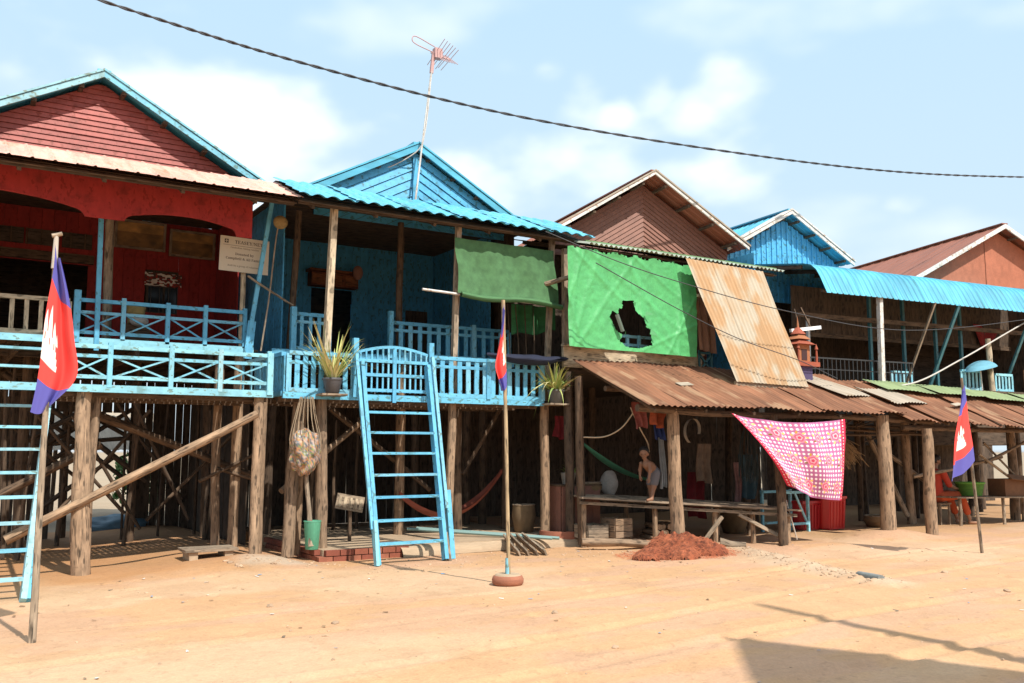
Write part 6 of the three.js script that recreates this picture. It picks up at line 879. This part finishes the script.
// ================================================================ beyond the frame: what throws the shadows at the lower right
{
  const k = [SUN.x / SUN.y, SUN.z / SUN.y], up = (p, h) => [p[0] + k[0] * h, h, p[1] + k[1] * h];
  const C = [[6.05, -6.06], [6.05 + 0.87 * 3.2, -6.06 + 2.07 * 3.2], [6.05 - 1.08 * 1.6 + 0.87 * 3.2, -6.06 + 1.24 * 1.6 + 2.07 * 3.2], [6.05 - 1.08 * 1.6, -6.06 + 1.24 * 1.6]].map(p => up(p, 6.2));
  const o = thing('canopy', 'canvas canopy on tall poles beside the road, out of frame', 'canopy'); mesh(o, 'canvas', surf(12, 12, (u, v) => { const a = V3(...C[0]).lerp(V3(...C[1]), u), b = V3(...C[3]).lerp(V3(...C[2]), u), p = a.lerp(b, v); return [p.x, p.y + 0.15 * Math.sin(u * 3.14) * Math.sin(v * 3.14), p.z]; }), M(0.3, 0.3, 0.26, { map: T.weave })); for (const c of C) log(o, 'pole', [c[0], -0.1, c[2]], [c[0], c[1], c[2]], 0.05, 0.04, mats.bamboo); settle(o, C[0][0], 0, C[0][2]);
  const t = up([7.56, -7.13], 8), p = thing('bamboo_mast', 'leaning bamboo mast beside the road, out of frame', 'pole'); log(p, 'shaft', [6.95, -0.2, -1.2], t, 0.15, 0.06, mats.bamboo, { nl: 14, bend: 0.01, rough: 0.25 }); settle(p, 6.95, 0, -1.2);
}

// ================================================================ loose stones and scraps on the sand
{
  const g = new THREE.IcosahedronGeometry(1, 1), p = g.attributes.position; for (let i = 0; i < p.count; i++) { const k = 0.75 + 0.5 * vn(p.getX(i) * 2 + 9, p.getY(i) * 2 + 9, p.getZ(i) * 2 + 9); p.setXYZ(i, p.getX(i) * k, p.getY(i) * k * 0.6, p.getZ(i) * k); } g.computeVertexNormals();
  const N = 700, im = new THREE.InstancedMesh(g, M(1, 1, 1, { rough: 0.95 }), N), m = new THREE.Object3D(), col = new THREE.Color();
  for (let k = 0; k < N; k++) {
    let x, z, s = rr(0.005, 0.016); const q = rnd();
    if (q < 0.3) { const t = rnd(), i = Math.floor(t * 3), a = ridgeLine[i], b = ridgeLine[i + 1], f = t * 3 - i; x = mix(a[0], b[0], f) + rr(-0.3, 0.3); z = mix(a[1], b[1], f) + rr(-0.3, 0.3); s *= 1.4; } else if (q < 0.55) { x = 4.25 + rr(-0.7, 0.9); z = -12.95 + rr(-0.4, 0.3); s = rr(0.008, 0.03) * (rnd() < 0.15 ? 1.5 : 0.6); if (rnd() < 0.5) { x = rr(-1, 14); z = rr(-12, -6); } } else if (q < 0.75) { x = rr(5, 10); z = rr(-13.1, -11.6); s *= 1.3; } else { x = rr(-1, 16); z = rr(-12, -4); s *= 0.8; }
    m.position.set(x, groundY(x, z) + s * 0.2, z); m.rotation.set(rr(0, 0.4), rr(0, 6), 0); m.scale.set(s * rr(0.8, 1.5), s, s); m.updateMatrix(); im.setMatrixAt(k, m.matrix); const v = rr(0.7, 1.1); im.setColorAt(k, col.setRGB(0.46 * v, 0.31 * v, 0.20 * v));
  }
  im.name = 'pebbles'; im.castShadow = im.receiveShadow = true; im.userData = { kind: 'stuff', label: 'small stones strewn over the sandy ground', category: 'pebbles' }; scene.add(im);
}

{ // scraps of leaf, paper and plastic blown over the sand
  const g = surf(2, 3, (u, v) => [(u - 0.5) * (1 - 0.6 * v * v), 0.15 * Math.sin(u * 3) + 0.1 * v, v - 0.5]), N = 170, im = new THREE.InstancedMesh(g, M(1, 1, 1, { rough: 0.9 }), N), m = new THREE.Object3D(), c = new THREE.Color(), C = [[0.22, 0.13, 0.07], [0.30, 0.19, 0.10], [0.16, 0.12, 0.08], [0.62, 0.60, 0.56], [0.12, 0.25, 0.42], [0.40, 0.30, 0.18]];
  for (let k = 0; k < N; k++) { const near = rnd() < 0.6, x = near ? rr(0, 14) : rr(0, 12), z = near ? rr(-12.8, -10.2) : rr(-10.5, -4), s = rr(0.02, 0.06); m.position.set(x, groundY(x, z) + 0.008, z); m.rotation.set(rr(-0.2, 0.2), rr(0, 6.3), rr(-0.2, 0.2)); m.scale.set(s * 0.6, s * 0.5, s); m.updateMatrix(); im.setMatrixAt(k, m.matrix); im.setColorAt(k, c.setRGB(...C[Math.floor(rnd() * 6)])); }
  im.name = 'litter'; im.castShadow = im.receiveShadow = true; im.userData = { kind: 'stuff', label: 'dry leaves and scraps scattered over the sand', category: 'litter' }; scene.add(im);
}
function basket(label, x, y, z, r, h, c) { const o = thing('woven_basket', label, 'basket', 'baskets stored in the lean-to'); mesh(o, 'body', new THREE.LatheGeometry([[0, 0], [r * 0.75, 0.005], [r, h * 0.6], [r * 0.92, h], [r * 0.86, h], [r * 0.93, h * 0.6], [r * 0.7, 0.03], [0, 0.03]].map(p => new THREE.Vector2(...p)), 22), M(...c, { map: T.weave, rough: 0.9 })); const t = mesh(o, 'rim', new THREE.TorusGeometry(r * 0.9, 0.014, 6, 24).rotateX(Math.PI / 2), mats.plank[0]); t.position.y = h; o.position.set(x, y, z); }
basket('wide woven basket at the back left of the platform', 10.2, 0.83, -13.7, 0.24, 0.22, [0.34, 0.22, 0.11]); basket('deep woven basket on the ground below the hung trousers', 13.7, 0.0, -13.6, 0.28, 0.42, [0.28, 0.18, 0.09]); basket('low woven basket on the ground between the right log posts', 17.3, 0.0, -12.9, 0.34, 0.25, [0.32, 0.2, 0.1]); basket('tall woven basket near the storage chest', 9.25, 0.15, -14.4, 0.22, 0.5, [0.26, 0.17, 0.09]);
{
  const o = thing('firewood_stack', 'stack of split firewood below the platform', 'firewood'); for (let r = 0; r < 3; r++) for (let k = 0; k < 7 - r; k++) log(o, 'billet', [10.75 + k * 0.12 + r * 0.06, 0.10 + r * 0.10, -12.55 + rr(-0.05, 0.05)], [10.95 + k * 0.12 + r * 0.06, 0.10 + r * 0.10, -13.15], 0.05, 0.045, mats.post, { rough: 0.25, nl: 3 }); settle(o, 11.2, 0.05, -12.85);
  const br = thing('branch_bundle', 'tangle of dry branches stored under the lean-to rafters', 'branches'); for (let k = 0; k < 26; k++) { const x = rr(14.2, 18.2), z = rr(-13.4, -12.2); log(br, 'branch', [x, rr(1.9, 2.35), z], [x + rr(-0.9, 0.9), rr(1.75, 2.4), z + rr(-0.4, 0.4)], 0.02, 0.012, mats.darkwood, { rough: 0.3, bend: 0.1, nl: 5, seg: 6 }); } for (let k = 0; k < 3; k++) log(br, 'carrying_pole', [14.2, 1.95 + 0.1 * k, -12.4 - k * 0.35], [18.4, 1.95 + 0.1 * k, -12.4 - k * 0.35], 0.03, 0.028, mats.darkwood); settle(br, 16.2, 1.8, -12.8);
  const nh = thing('hung_net', 'dark fishing net gathered and hung behind the flowered cloth', 'net'), st = []; for (let k = 0; k < 60; k++) { const a = rnd() * 6.28, r = rr(0.05, 0.22); st.push(new THREE.TubeGeometry(new THREE.CatmullRomCurve3([V3(13.3 + 0.05 * Math.cos(a), 2.35, -12.7), V3(13.3 + r * Math.cos(a), 1.7, -12.7 + r * Math.sin(a)), V3(13.3 + r * 1.2 * Math.cos(a + 0.4), 1.1 + rr(-0.1, 0.1), -12.7 + r * Math.sin(a + 0.4))]), 8, 0.006, 3)); } mesh(nh, 'strands', mergeGeometries(st), M(0.06, 0.075, 0.07)).userData.kind = 'stuff'; settle(nh, 13.3, 1.1, -12.7);
}

{ const m = mesh(scene, 'pipe', logGeo(0.5, 0.05, 0.05, 3, 0.1, 10, 4, 0), M(0.25, 0.27, 0.26, { map: T.mottle, rough: 0.7 })); m.name = numbered('pipe'); const gy = groundY(10.12, -7.75); orient(m, V3(10.25, gy + 0.01, -8.0), V3(10.05, gy + 0.02, -7.5)); m.userData = { label: 'half buried grey pipe at the end of the pale sand ridge', category: 'pipe' }; }

renderer.render(scene, camera);
